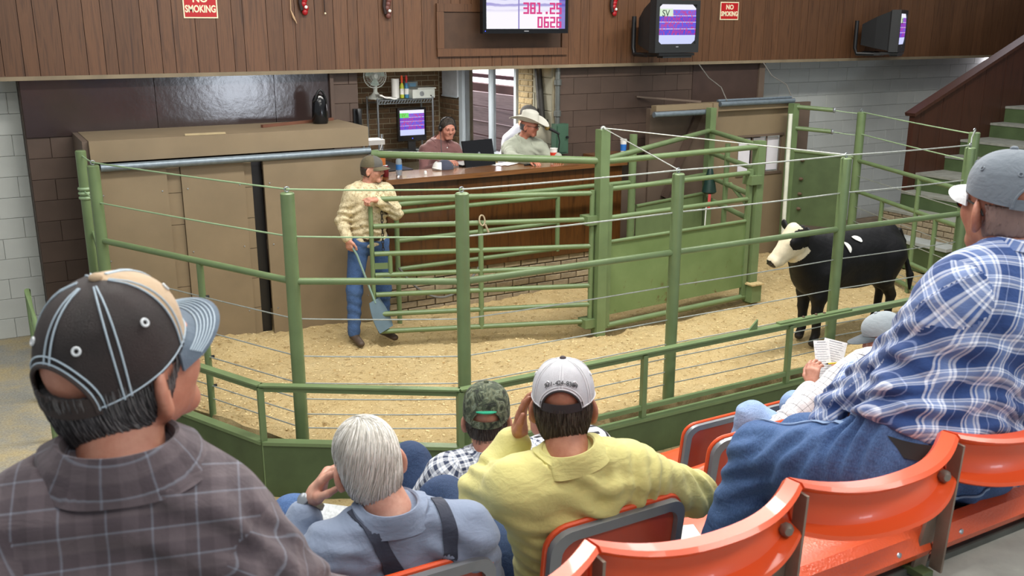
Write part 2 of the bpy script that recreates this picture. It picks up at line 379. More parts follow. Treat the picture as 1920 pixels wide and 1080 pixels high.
# ------------------------------------------------------------------ auction booth
wb = struct('wall_booth', MB().box((3.4, 13.215, .4), (6.4, 13.4, 2.6)), MORT_L, 'brown brick back wall of the booth')
blocks(wb, 4.30, 6.15, 1.025, 2.6, 13.2, BRICK_B, bw=.21, bh=.075, gap=.012, depth=.03, name='brick', proud=.003)
ws_ = MB()
for (y0, y1, z0, z1) in [(12.47, 13.3, .4, 2.6), (10.82, 12.47, .4, 1.30), (9.97, 10.82, .4, 2.6)]: ws_.box((6.165, y0, z0), (6.35, y1, z1))
wsd = struct('wall_side', ws_, MORT_L, 'side wall of the booth around the window')
blocks(wsd, 12.5, 13.19, 1.0, 2.575, 6.15, BRICK_B, bw=.21, bh=.075, gap=.012, depth=.03, name='brick', axis='y', proud=.003)
blocks(wsd, 10.82, 12.47, .85, 1.3, 6.15, BRICK_L, bw=.21, bh=.075, gap=.012, depth=.03, name='brick', axis='y', proud=.003)
blocks(wsd, 10.44, 10.80, 1.0, 2.575, 6.15, BRICK_L, bw=.21, bh=.075, gap=.012, depth=.03, name='brick', axis='y', proud=.003)
blocks(wsd, 9.98, 10.43, .8, 2.6, 6.15, mat('grey_tan_block', '#8f8c7a', .75, var=.1, bump=.1), bw=.4, bh=.2, depth=.03, axis='y')
struct('floor_booth', MB().box((3.4, 9.1, .3), (6.25, 13.3, .62)), CONC_D, 'raised floor inside the auction booth')
struct('wall_left', MB().box((3.5, 10.17, .4), (3.66, 13.3, 2.6)), BROWN, 'dark side wall of the booth')
FRAME = mat('pale_window_frame', '#b9c4cc', .4, var=.05)
win = struct('window_1', MB().box((6.12, 10.82, 1.26), (6.24, 12.47, 1.345)).box((6.13, 10.82, 2.50), (6.22, 12.47, 2.6)).box((6.12, 12.36, 1.345), (6.24, 12.47, 2.5)).box((6.13, 10.82, 1.345), (6.22, 10.88, 2.5)), FRAME, 'large booth window looking out to the stock pens')
MB().box((6.135, 11.50, 1.345), (6.205, 11.585, 2.5)).build('mullion', FRAME, win)
def glass_mat():
    t = NT('window_glass'); t.b.inputs['Base Color'].default_value = (1, 1, 1, 1); t.b.inputs['Transmission Weight'].default_value = 1; t.b.inputs['Roughness'].default_value = .02; t.b.inputs['IOR'].default_value = 1.05; return t.m
GLASS = glass_mat()
for y0, y1 in ((10.88, 11.50), (11.585, 12.36)): MB().box((6.168, y0, 1.345), (6.174, y1, 2.5)).build('pane', GLASS, win)
# the pens outside the window
struct('ground_outside', MB().box((6.5, 10.3, -.4), (16, 46, 0)), mat('dirt', '#8a7a66', .95, var=.2), 'bare ground outside the window')
pen = thing('stock_pen', 'weathered plank stock pen seen through the booth window', 'pen', (8.6, 13, 0))
PENW = wood('weathered_plank', '#6f6266', '#9c8a8c', (6, .6, 14), .8, .2, 1.5)
for i, (z0, z1) in enumerate([(.1, .36), (.40, .66), (.70, .94), (.97, 1.22), (1.24, 1.50), (1.52, 1.78)]): MB().box((8.6 + .03 * (i % 2), 11.0, z0), (8.66 + .03 * (i % 2), 26, z1)).build('plank', PENW, pen)
for y in (12.2, 15.0, 18.4, 21.5): MB().box((8.70, y, 0), (8.82, y + .14, 1.74)).build('post', PENW, pen)
sh = thing('pen_roof', 'dark roof beam and pink post above the stock pens outside', 'roof', (10.5, 15, 0))
MB().box((9.6, 10.6, 1.945), (9.75, 28, 2.02)).build('beam', mat('rust_beam', '#4a3034', .8, var=.2), sh); MB().box((9.55, 16.6, 0), (9.7, 16.85, 2.0)).build('post', mat('pink_post', '#b0868e', .7), sh)
MB().box((10.2, 10.6, 0), (10.4, 30, 1.75)).build('wall', mat('pen_dark', '#5a4442', .9, var=.3, scale=2), sh)
skyp = struct('sky_outside', MB().box((15.0, 10.3, -.2), (15.05, 46, 8)), emis('daylight_sky', '#f4eef8', 4.0), 'overexposed daylight beyond the pens')

# auction counter
ct = thing('auction_counter', 'long varnished wooden auction counter on a brick base', 'counter', (5, 9.3, 0))
xs = [3.60, 4.42, 5.03, 5.60, 6.18, 6.56]
for a, b in zip(xs[:-1], xs[1:]): MB().box((a + .002, 9.05, .45), (b - .002, 9.09, 1.435)).build('front_panel', COUNTERW, ct)
MB().box((3.58, 9.0, 1.44), (6.60, 9.52, 1.492)).build('counter_top', COUNTERT, ct)
MB().box((6.52, 9.09, .45), (6.56, 9.52, 1.435)).build('side_panel', COUNTERW, ct)
MB().box((6.60, 9.30, 1.42), (7.1, 9.94, 1.47)).build('end_shelf', COUNTERT, ct)
bb = MB().box((3.60, 9.10, -.1), (6.56, 9.2, .45)).build('brick_base', MORT_T, ct)
blocks(bb, 3.60, 6.56, 0, .45, 9.075, BRICK_T, bw=.215, bh=.075, gap=.011, depth=.03, name='brick', proud=.003)

# ------------------------------------------------------------------ cattle door left of the booth
cd = thing('sliding_door_housing', 'tan boxed header over the closed sliding cattle doors', 'door housing', (2.1, 9.4, 0))
MB().box((.85, 9.05, 1.845), (3.43, 9.94, 2.035)).build('header_box', TAN, cd)
MB().box((.80, 9.1, 0), (.85, 9.94, 2.03)).build('side_wall', TAN_D, cd)
MB().tube([(.92, 9.02, 1.80), (3.43, 9.02, 1.80)], .034, 14).build('track_pipe', GALV, cd)
MB().box((2.255, 9.12, 0), (2.35, 9.2, 1.84)).build('dark_gap', BLACK, cd)
for (a, b, y, l) in ((.87, 1.472, 9.055, 'tan sliding cattle door panel next to the corner post'), (1.60, 2.178, 9.075, 'tan middle sliding door panel between two battens'), (2.35, 3.40, 9.03, 'wide tan sliding door behind the man in the ring')):
    d = thing('sliding_door', l, 'door', ((a + b) / 2, y, 0)); MB().box((a, y, .02), (b, y + .035, 1.78)).build('door_leaf', TAN, d)
    for z in (.12, .9, 1.68):
        MB().box((a, y + .036, z), (b, y + .06, z + .09)).build('rail', TAN_D, d)
    for z in (.3, .95, 1.55):
        for q in (a + .05, b - .05): MB().lathe([(.008, 0), (.007, .004), (.002, .006)], 8, (q, y, z), (0, -1, 0)).build('bolt', STEEL, d)
for (a, b) in ((1.475, 1.597), (2.182, 2.252)):
    for i in range(6): MB().box((a, 9.10, .02 + i * .30), (b, 9.13, .02 + i * .30 + .295)).build('batten', TAN, cd)
MB().box((.86, 9.14, 0), (3.42, 9.9, .01)).build('threshold', BROWN, cd)
o = MB().bar((1.67, 9.10, 2.045), (2.03, 9.07, 2.045), .04, .016).build('wood_lath', mat('pale_lath', '#b3a27e', .8)); tag(o, 'short pale strip of wood lying on the tan header', 'lath')
o = MB().bar((2.48, 9.47, 2.05), (3.34, 9.86, 2.05), .035, .028).build('wooden_stick', mat('red_brown_stick', '#6e4634', .7)); tag(o, 'long red brown stick lying on the tan header', 'stick')
ph = thing('black_case', 'black rounded case with a loop handle standing on the tan header', 'case', (3.12, 9.6, 2.035))
mbb = MB(); prof = [(.0, 0), (.075, 0), (.085, .03), (.08, .14), (.072, .24), (.05, .285), (.0, .30)]; mbb.lathe(prof, 20, (3.12, 9.6, 2.035)); mbb.build('body', BLACK_G, ph)
MB().tube([(3.05, 9.58, 2.26)] + bez((3.06, 9.56, 2.27), (3.12, 9.54, 2.48), (3.18, 9.56, 2.27)) + [(3.185, 9.58, 2.2)], .013, 10).build('handle', BLACK, ph)

# ------------------------------------------------------------------ right cattle door
rd = thing('cattle_door', 'tan cattle door with a small barred window behind the pen', 'door', (8.86, 9.4, 0))
MB().box((8.22, 9.40, 0), (8.66, 9.45, 1.96)).box((9.43, 9.40, 0), (9.50, 9.45, 1.96)).box((8.66, 9.40, 0), (9.43, 9.45, 1.12)).box((8.66, 9.40, 1.60), (9.43, 9.45, 1.96)).build('door_leaf', TAN, rd)
for i in range(3): MB().box((8.68 + i * .25, 9.435, 1.14), (8.90 + i * .25, 9.445, 1.58)).build('pane', mat('white_pane', '#e3e1ea', .5, var=.04), rd)
for i in range(4): MB().tube([(8.67 + i * .25, 9.42, 1.12), (8.67 + i * .25, 9.42, 1.60)], .012, 8).build('bar', TAN_D, rd)
MB().box((8.64, 9.385, 1.60), (9.45, 9.41, 1.63)).box((8.64, 9.385, 1.09), (9.45, 9.41, 1.12)).build('window_trim', TAN_D, rd)
hd = thing('door_header', 'tan door header with a galvanised track above the barred door', 'door header', (8.86, 9.4, 1.97))
MB().box((8.2, 9.33, 1.965), (9.52, 9.94, 2.03)).build('header_board', TAN, hd); MB().tube([(8.23, 9.31, 2.055), (9.50, 9.31, 2.055)], .032, 14).build('track_pipe', GALV, hd)
MB().tube([(8.23, 9.36, 2.095), (9.50, 9.36, 2.095)], .018, 10).build('track_pipe', GALV, hd)
MB().box((8.10, 9.28, 1.80), (8.18, 9.38, 2.08)).build('bracket', TAN, hd)
h2 = thing('track_header', 'short tan header with a galvanised track beside the barred door', 'door header', (7.65, 9.3, 1.95))
MB().box((7.22, 9.30, 2.01), (8.10, 9.40, 2.075)).build('header_board', TAN, h2); MB().tube([(7.18, 9.29, 1.97), (8.10, 9.29, 1.97)], .034, 14).build('track_pipe', GALV, h2)
MB().bar((7.4, 9.94, 2.14), (8.0, 9.4, 2.09), .05, .02).build('brace', TAN_D, h2)
struct('wall_right', MB().box((7.30, 9.52, 0), (8.22, 9.60, 2.02)).box((9.5, 9.42, 0), (9.93, 9.47, 2.02)), TAN_D, 'brown tan wall panels beside the barred door')
struct('wall_recess', MB().box((6.6, 9.55, 0), (7.30, 9.60, 1.42)), TAN_D, 'brown tan wall below the counter end')
MB().bar((7.55, 9.49, .9), (8.05, 9.49, 1.93), .03, .10, up=(1, 0, 0)).build('diagonal_shadow', BROWN, h2)  # dark brown bar standing in for the diagonal shadow across the wall panel
o = MB().tube([(9.33, 9.18, 1.90), (9.30, 9.12, .1)], .028, 12).build('white_pole', mat('white_pole_paint', '#dfe3d4', .45)); tag(o, 'white painted pole leaning upright beside the barred door', 'pole')
for (pts, l) in (([(8.30, 9.84, 2.53), (8.36, 9.7, 2.36), (8.40, 9.5, 2.25), (8.36, 9.33, 2.09)], 'thin cable hanging from the balcony to the left end of the door header'), ([(9.42, 9.84, 2.53), (9.46, 9.7, 2.36), (9.54, 9.5, 2.25), (9.50, 9.34, 2.08)], 'thin cable hanging from the balcony to the right end of the door header')):
    o = MB().tube(pts, .007, 8).build('hanging_cable', mat('grey_cable', '#6f6c66', .6)); tag(o, l, 'cable')

# ------------------------------------------------------------------ tiers and stair wall at the right end
CONC_T = mat('dusty_tread', '#8b8c83', .85, var=.2, scale=9, bump=.1)
struct('wall_end', MB().box((17.2, -2, -.5), (17.4, 10.6, 4.4)), REDWOOD, 'brown panelled end wall beyond the seating')
for i, (u, z) in enumerate([(10.46, .66), (10.80, .86), (11.05, 1.09), (11.62, 1.285), (11.91, 1.49), (12.52, 1.69), (12.81, 1.91), (13.4, 2.12)]):
    z0 = [0, .66, .86, 1.09, 1.285, 1.49, 1.69, 1.91][i]; u1 = [10.80, 11.05, 11.62, 11.91, 12.52, 12.81, 13.4, 15.5][i]
    names = ['lowest', 'second', 'third', 'fourth', 'fifth', 'sixth', 'seventh', 'top']
    st = struct('stair_step', MB().box((u + .02, 3.0, -.4), (16, 8.5, z - .03)), BRICK_T if i == 0 else CONC, '%s concrete step of the end seating' % names[i])
    MB().box((u - .01, 3.0, z - .03), (17, 8.5, z)).build('tread', CONC_T, st)
    if i: MB().box((u, 3.0, z0), (u + .025, 8.5, z - .031)).build('riser', GREEN_D, st)
    else: blocks(st, 4.0, 8.5, -.09, .66 - .035, 10.46, BRICK_T, bw=.215, bh=.075, gap=.011, depth=.03, name='brick', axis='y', proud=.003)
MB().box((10.2, 7.3, 0), (10.46, 8.5, .33)).build('green_block', GREEN_D).name = 'green_box'
o = bpy.data.objects['green_box']; tag(o, 'low dark green box against the brick step', 'box'); MB().box((10.17, 7.27, .33), (10.47, 8.5, .37)).build('lid', CONC, o)
sw = thing('stair_wall', 'dark reddish wood panelled stair wall with a sloping cap', 'stair wall', (12, 8.55, 0))
top = lambda u: 1.87 + (u - 10.89) * .425
edges = [10.89, 11.02] + [11.02 + .42 * i for i in range(1, 14)]
for a, b in zip(edges[:-1], edges[1:]):
    MB().prism([(a + .003, 0, .3), (b - .003, 0, .3), (b - .003, 0, top(b)), (a + .003, 0, top(a))], (0, 8.50, 0), (0, 8.58, 0)).build('panel', REDWOOD, sw)
MB().bar((10.85, 8.54, top(10.85) + .02), (16.4, 8.54, top(16.4) + .02), .16, .045).build('cap_rail', REDWOOD, sw)
# an orange seat shows on the end tiers
# ------------------------------------------------------------------ ring fence (near side)
POSTS = [(.82, 8.6), (1.84, 6.48), (2.90, 5.88), (4.795, 5.86), (6.67, 5.86), (8.285, 5.80)]
def v3(p, z): return np.array([p[0], p[1], z], float)
def lerp(a, b, t): return (a[0] + (b[0] - a[0]) * t, a[1] + (b[1] - a[1]) * t)
def pipe(name, a, b, r, parent, m=GREEN, n=12): return MB().tube([a, b], r, n).build(name, m, parent)
def fpost(p, z, r, parent, m=GREEN, eye=True, z0=-.35):
    mb = MB().lathe([(r, z0), (r, z - .008), (r - .008, z)], 20, (p[0], p[1], 0)); o = mb.build('post', m, parent)
    if eye:
        c = np.array([p[0], p[1], z + .022]); MB().tube([c + np.array([.017 * math.cos(a), .006, .017 * math.sin(a)]) for a in np.linspace(0, 2 * math.pi, 14)[:-1]], .005, 8, closed=True).tube([v3(p, z - .01), v3(p, z + .006)], .006, 8).build('eye_bolt', STEEL, o)
    return o
fence = thing('ring_fence', 'green pipe and cable fence around the near side of the ring', 'fence', (*POSTS[2], 0))
for p in POSTS: fpost(p, 1.885, .049, fence)
def cable(a, b, z0, z1, parent, m=CABLE, r=.0055, sag=.006):
    pts = [v3(lerp(a, b, t), z0 + (z1 - z0) * t - sag * 4 * t * (1 - t)) for t in np.linspace(0, 1, 7)]; return MB().tube(pts, r, 8).build('cable', m, parent)
for i in range(5):
    a, b = POSTS[i], POSTS[i + 1]
    pipe('rail', v3(a, 1.245), v3(b, 1.245), .026, fence)
    for z in (1.908, 1.572): cable(a, b, z, z, fence, CABLE_G if i < 2 else CABLE, .0065)
    for z in (.965, .68, .47, .345, .225, .115): cable(a, b, z, z, fence, CABLE, .0052)
mp = lerp(POSTS[0], POSTS[1], .555); st = MB().tube([v3(mp, 1.23), v3(mp, -.06)], .027, 14).build('stay_post', GREEN, fence)
for z in (.965, .68, .47, .345, .225): MB().tube([v3(mp, z) + np.array([.02, -.03, 0]), v3(mp, z) + np.array([.045, -.035, 0])], .011, 8).build('cable_clamp', BLACK, st)
ec = thing('gate_post', 'green post with wired collar beside the tan housing', 'post', (.77, 8.98, 0)); fpost((.77, 8.98), 1.97, .045, ec, eye=False, z0=-.02)
MB().tube([(.77, 8.98, 1.93), (.80, 8.8, 1.91), (.82, 8.62, 1.905)], .006, 8).tube([(.76, 8.95, 1.62), (.80, 8.78, 1.58), (.83, 8.66, 1.52)], .006, 8).build('tie_cable', CABLE_G, ec)
for z in (1.56, 1.60, 1.64): MB().lathe([(.055, -.012), (.06, 0), (.055, .012)], 16, (.77, 8.98, z)).build('collar', CABLE_G, ec)
MB().bar((.79, 8.93, 1.25), (.80, 8.72, 1.12), .02, .05).bar((.80, 8.82, .02), (.80, 8.82, 1.18), .16, .012, up=(1, 0, 0)).build('latch_plate', GREEN, ec)
hr = thing('hand_rail', 'low green handrail against the white block wall', 'railing', (.2, 8.3, 0))
MB().tube([(.20, 8.3, .0), (.20, 8.3, .96), (.21, 7.9, .80), (.23, 7.3, .45)], .024, 10).build('rail_pipe', GREEN, hr); MB().tube([(.225, 7.4, 0), (.225, 7.4, .5)], .02, 10).build('upright', GREEN, hr)

# outer guard rail in front of the ring
og = thing('guard_rail', 'low green flat-topped guard rail in front of the ring posts', 'railing', (2.7, 5.6, -.33))
RT = [(RAIL[0][0], RAIL[0][1]), RAIL[1], RAIL[2], RAIL[3]]
for i in range(3):
    a, b = RT[i], RT[i + 1]; MB().bar(v3(a, .55), v3(b, .55), .062, .012).bar(v3(a, .525), v3(b, .525), .012, .05).build('top_bar', GREEN, og)
MB().bar(v3(RT[2], .09), v3(RT[3], .09), .035, .035).build('lower_bar', GREEN, og)
for p in [(.95, 7.60), RT[1], RT[2], (4.33, 5.60), (5.88, 5.60), (7.40, 5.60), (8.9, 5.60)]: MB().bar(v3(p, -.335), v3(p, .53), .042, .042, up=(0, 1, 0)).build('upright', GREEN, og)
MB().bar((5.75, 5.615, .563), (6.62, 5.615, .563), .05, .016).build('spliced_bar', GREEN, og)
MB().prism([(5.40, 0, .553), (5.50, 0, .553), (5.50, 0, .64)], (0, 5.60, 0), (0, 5.615, 0)).build('fin', GREEN, og)
for x in (6.05, 6.2, 6.3): MB().lathe([(.014, 0), (.012, .01), (.004, .014)], 8, (x, 5.62, .57)).build('bolt', mat('rusty_bolt', '#5c4a3a', .8), og)

# ------------------------------------------------------------------ gates
G0 = (5.27, 7.60); GE = (3.15, 8.37); G1 = (7.45, 7.75); CP = (8.0, 9.2); GB = (6.56, 8.85)
sg = thing('swing_gate', 'long green seven-rail swing gate held by the man in the ring', 'gate', (5.2, 7.63, 0))
hx = lerp(G0, GE, .04)
for z in (1.43, 1.17, .90, .69, .495, .298, .12):
    e = lerp(G0, GE, .985 if z > .25 else .97); pipe('rail', v3(hx, z), v3(e, z), .025, sg)
for t, z0, z1 in ((.04, .04, 1.46), (.53, .10, 1.19), (.995, .27, 1.36), (.92, .69, .90)): pipe('upright', v3(lerp(G0, GE, t), z0), v3(lerp(G0, GE, t), z1), .026 if t < .9 else .022, sg)
MB().bar(v3(lerp(G0, GE, .99), .78), v3(lerp(G0, GE, .93), .78), .012, .06).build('latch_bar', GREEN, sg)
q = lerp(G0, GE, .53); MB().tube([v3(q, 1.2) + np.array([.03 * math.cos(a), -.03 + .01 * math.sin(a), .05 * math.sin(a)]) for a in np.linspace(0, 6.28, 12)[:-1]], .008, 6, closed=True).tube([v3(q, 1.16) + np.array([.03, -.035, 0]), v3(q, 1.08) + np.array([.06, -.05, 0])], .01, 6).build('rope_tie', mat('rope', '#a89a80', .9), sg)
ch = MB()
cpos = lerp(G0, GE, .94)
for i in range(14):
    c = v3(cpos, 1.39 - i * .035) + np.array([0, .05, 0]); ax = (1, 0) if i % 2 else (0, 1)
    ch.tube([c + np.array([ax[0] * .011 * math.cos(a), ax[1] * .011 * math.cos(a), .024 * math.sin(a)]) for a in np.linspace(0, 6.28, 9)[:-1]], .004, 6, closed=True)
ch.build('chain', mat('dark_chain', '#3a3734', .5, metal=.6), sg)
cb = thing('cross_pipe', 'long green overhead pipe running from the pen post across the counter', 'pipe', (4.4, 8.3, 1.745)); pipe('pipe', (3.45, 9.0, 1.765), v3(G0, 1.745), .036, cb); MB().lathe([(.044, -.03), (.044, .03)], 14, (3.47, 8.985, 1.765), (.78, -.62, 0)).build('end_collar', GREEN, cb)
rk = thing('counter_guard', 'green pipe guard rack standing in front of the auction counter', 'guard rack', (4.6, 8.85, 0))
for z in (1.18, .885, .587): pipe('rail', (3.60, 8.85, z), (5.55, 8.85, z), .024, rk)
for x, z0, z1 in ((5.55, .56, 1.19), (3.62, .0, 1.19)): pipe('upright', (x, 8.85, z0), (x, 8.85, z1), .026, rk)
pipe('long_rail', (3.56, 8.85, 1.262), (6.56, 8.85, 1.262), .026, rk)
MB().tube(bez((3.6, 8.78, .62), (4.0, 8.6, -.05), (4.55, 8.78, .55), 16), .012, 8).build('slack_hose', mat('grey_hose', '#6a6a66', .6), rk)
pn = thing('ring_pen', 'green holding pen with sheet steel gate panels beside the counter', 'pen', (6.6, 8.2, 0))
def sqpost(p, z, w, parent, z0=-.03, name='post'): return MB().box((p[0] - w / 2, p[1] - w / 2, z0), (p[0] + w / 2, p[1] + w / 2, z)).build(name, GREEN, parent)
sqpost(G0, 2.045, .105, pn); sqpost(G1, 1.80, .10, pn); pipe('post', v3(GB, 0), v3(GB, 1.811), .045, pn, n=16); sqpost(CP, 2.03, .09, pn)
MB().tube([v3(G0, 2.05) + np.array([.02 * math.cos(a), 0, .02 * math.sin(a)]) for a in np.linspace(0, 6.28, 12)[:-1]], .012, 6, closed=True).build('eye_bolt', CABLE, pn)
for a, b, z in ((G0, G1, 1.735), (G0, CP, 1.75), (CP, G1, 1.745), (CP, G1, 1.48), (CP, G1, 1.18), (CP, G1, .90)): pipe('rail', v3(a, z), v3(b, z), .030, pn)
mid = lerp(CP, G1, .40); pipe('upright', v3(mid, 0), v3(mid, 1.66), .032, pn); pipe('brace', v3(lerp(CP, G1, .5), 1.2), v3(lerp(CP, G1, .95), 1.0), .025, pn)
pg = thing('pen_gate', 'green sheet steel pen gate with two pipe rails and mud splashes', 'gate', (6.4, 7.66, 0))
A0, A1 = lerp(G0, G1, .045), lerp(G0, G1, .945)
for z in (1.46, 1.17): pipe('rail', v3(A0, z), v3(A1, z), .026, pg)
for p in (A0, A1): MB().bar(v3(p, .03), v3(p, 1.5), .05, .05, up=(0, 1, 0)).build('upright', GREEN, pg)
def splashed():
    t = NT('green_sheet_splashed'); v = t.coord('Object'); n = t.noise(v, 3, 5); n2 = t.noise(v, 7, 6, .7, .5); sx = t.new('ShaderNodeSeparateXYZ'); t.link(v, sx.inputs[0])
    base = t.ramp(n.outputs[0], [(.3, '#647a4b'), (.7, '#748a5a')])
    low = t.ramp(sx.outputs['Z'], [(.30, (1, 1, 1, 1)), (.62, (0, 0, 0, 1))])
    f = t.math('MULTIPLY', t.ramp(n2.outputs[0], [(.60, (0, 0, 0, 1)), (.68, (1, 1, 1, 1))]), low)
    t.link(t.mix(f, base, '#5b4526'), t.b.inputs['Base Color']); t.b.inputs['Roughness'].default_value = .45; return t.m
SPL = splashed()
MB().bar(v3(A0, .545), v3(A1, .545), .012, .76).build('sheet_panel', SPL, pg); pipe('panel_edge', v3(A0, .925), v3(A1, .925), .02, pg); pipe('bottom_pipe', v3(A0, .05), v3(lerp(G0, G1, .99), .05), .03, pg)
MB().box((7.36, 7.62, 0), (7.50, 7.78, .20)).box((7.34, 7.60, .20), (7.52, 7.80, .215), 1).build('foot_box', [GREEN, SAW], pg)
MB().box((7.30, 7.68, 1.33), (7.46, 7.82, 1.43)).build('hinge_plate', GREEN, pg)
for z in (.06, 1.12): MB().box((5.10, 7.58, z), (5.34, 7.72, z + .09)).build('hinge_plate', GREEN, pg)
b0, b1 = lerp(GB, CP, .06), lerp(GB, CP, .94); MB().bar(v3(b0, .50), v3(b1, .50), .012, .94).build('back_sheet', GREEN, pn); pipe('panel_edge', v3(b0, .97), v3(b1, .97), .02, pn); pipe('rail', v3(GB, 1.205), v3(CP, 1.205), .026, pn)
cg = thing('guy_cables', 'two guy cables fanning from the tall pen post to the ring posts', 'cable', v3(G0, 2.05))
for i in (3, 4): MB().tube([v3(G0, 2.06), v3(POSTS[i], 1.91)], .0055, 8).build('cable', CABLE, cg)
bg = thing('rubber_bag', 'dark green rubber bag with a red strap hanging in the pen corner', 'bag', (7.86, 9.02, 1.05))
MB().lathe([(.02, .30), (.035, .27), (.055, .18), (.08, .06), (.09, 0), (.07, -.02), (.02, -.025)], 16, (7.86, 9.0, 1.02)).build('body', mat('dark_green_rubber', '#1d3a33', .45), bg); MB().bar((7.82, 8.94, 1.0), (7.78, 8.90, .84), .035, .015).build('strap', mat('red_strap', '#c8281e', .5), bg)
MB().tube([(7.74, 8.9, .86), (7.68, 8.84, .62)], .008, 8).build('cord', WHITE_P, bg)

# ------------------------------------------------------------------ right-end fence
P7, P6, P5B = (9.4, 9.2), (9.88, 8.5), (8.98, 6.26)
rf = thing('end_fence', 'green pipe and cable fence at the far end of the ring beside the stairs', 'fence', v3(P6, 0))
sqpost(P7, 2.03, .10, rf); fpost(P6, 1.95, .055, rf, z0=-.03); fpost(P5B, 1.95, .055, rf, z0=-.03)
for z in (1.99, 1.715):
    e = lerp(P7, P6, .60); pipe('stub_pipe', v3(P7, z), v3(e, z - .03), .028, rf); MB().lathe([(.03, -.015), (.036, 0), (.03, .015)], 12, v3(e, z - .03), (.55, -.8, 0)).build('chain_end', STEEL, rf); cable(e, P6, z - .03, z - .06, rf, CABLE_G)
    cable(P6, P5B, z - .04, z - .06, rf, CABLE_G, .007)
MB().bar(v3(lerp(P7, P6, .05), .92), v3(lerp(P7, P6, .92), .92), .012, .98).build('sheet_panel', GREEN_D, rf); pipe('rail', v3(P7, 1.42), v3(P6, 1.37), .024, rf)
for z in (1.3, 1.05, .85, .65): MB().lathe([(.022, 0), (.022, .03), (.008, .05)], 8, (9.46, 9.06, z), (.3, -1, .1)).build('hinge_knob', mat('rusty_bolt', '#5c4a3a', .8), rf)
for z in (1.335, .945, .33): pipe('rail', v3(P6, z), v3(P5B, z), .026, rf)
for t, z0, z1 in ((.62, -.02, 1.33), (.30, -.02, .945), (.79, -.02, .945)): pipe('upright', v3(lerp(P6, P5B, t), z0), v3(lerp(P6, P5B, t), z1), .027, rf)
for z in (1.14, .74, .55, .15): cable(P6, P5B, z, z, rf, CABLE, .005)
MB().tube([v3(P5B, 1.97), (8.6, 6.02, 1.94), v3(POSTS[5], 1.91)], .007, 8).build('tie_cable', CABLE, rf)
pipe('kick_pipe', v3(lerp(P6, P5B, .05), .06), v3(P5B, .06), .03, rf)
# ------------------------------------------------------------------ things hung on the balcony front
RED = mat('sign_red', '#b8141c', .45, var=.05); CREAM = mat('sign_cream', '#efe7c4', .5, var=.03)
for (x, z, w, h, l) in ((2.06, 3.205, .325, .255, 'red NO SMOKING sign at the end of the panelling above the tan doors'), (8.77, 3.195, .31, .225, 'red NO SMOKING sign between the two tube televisions')):
    s = thing('no_smoking_sign', l, 'sign', (x, 9.84, z), group='no smoking signs on the balcony'); y = 9.847
    MB().box((x - w / 2, y - .006, z - h / 2), (x + w / 2, y, z + h / 2)).build('plate', CREAM, s); MB().box((x - w / 2 + .012, y - .008, z - h / 2 + .012), (x + w / 2 - .012, y - .004, z + h / 2 - .012)).build('red_field', RED, s)
    text_mesh('NO', h * .36, .001, CREAM, parent=s, M=WALLM(x, y - .0085, z + h * .20), bold=.003); text_mesh('SMOKING', h * .36, .001, CREAM, parent=s, M=WALLM(x, y - .0085, z - h * .17), bold=.003, xs=.90 * w / (h * 1.62))
TVB = BLACK_G
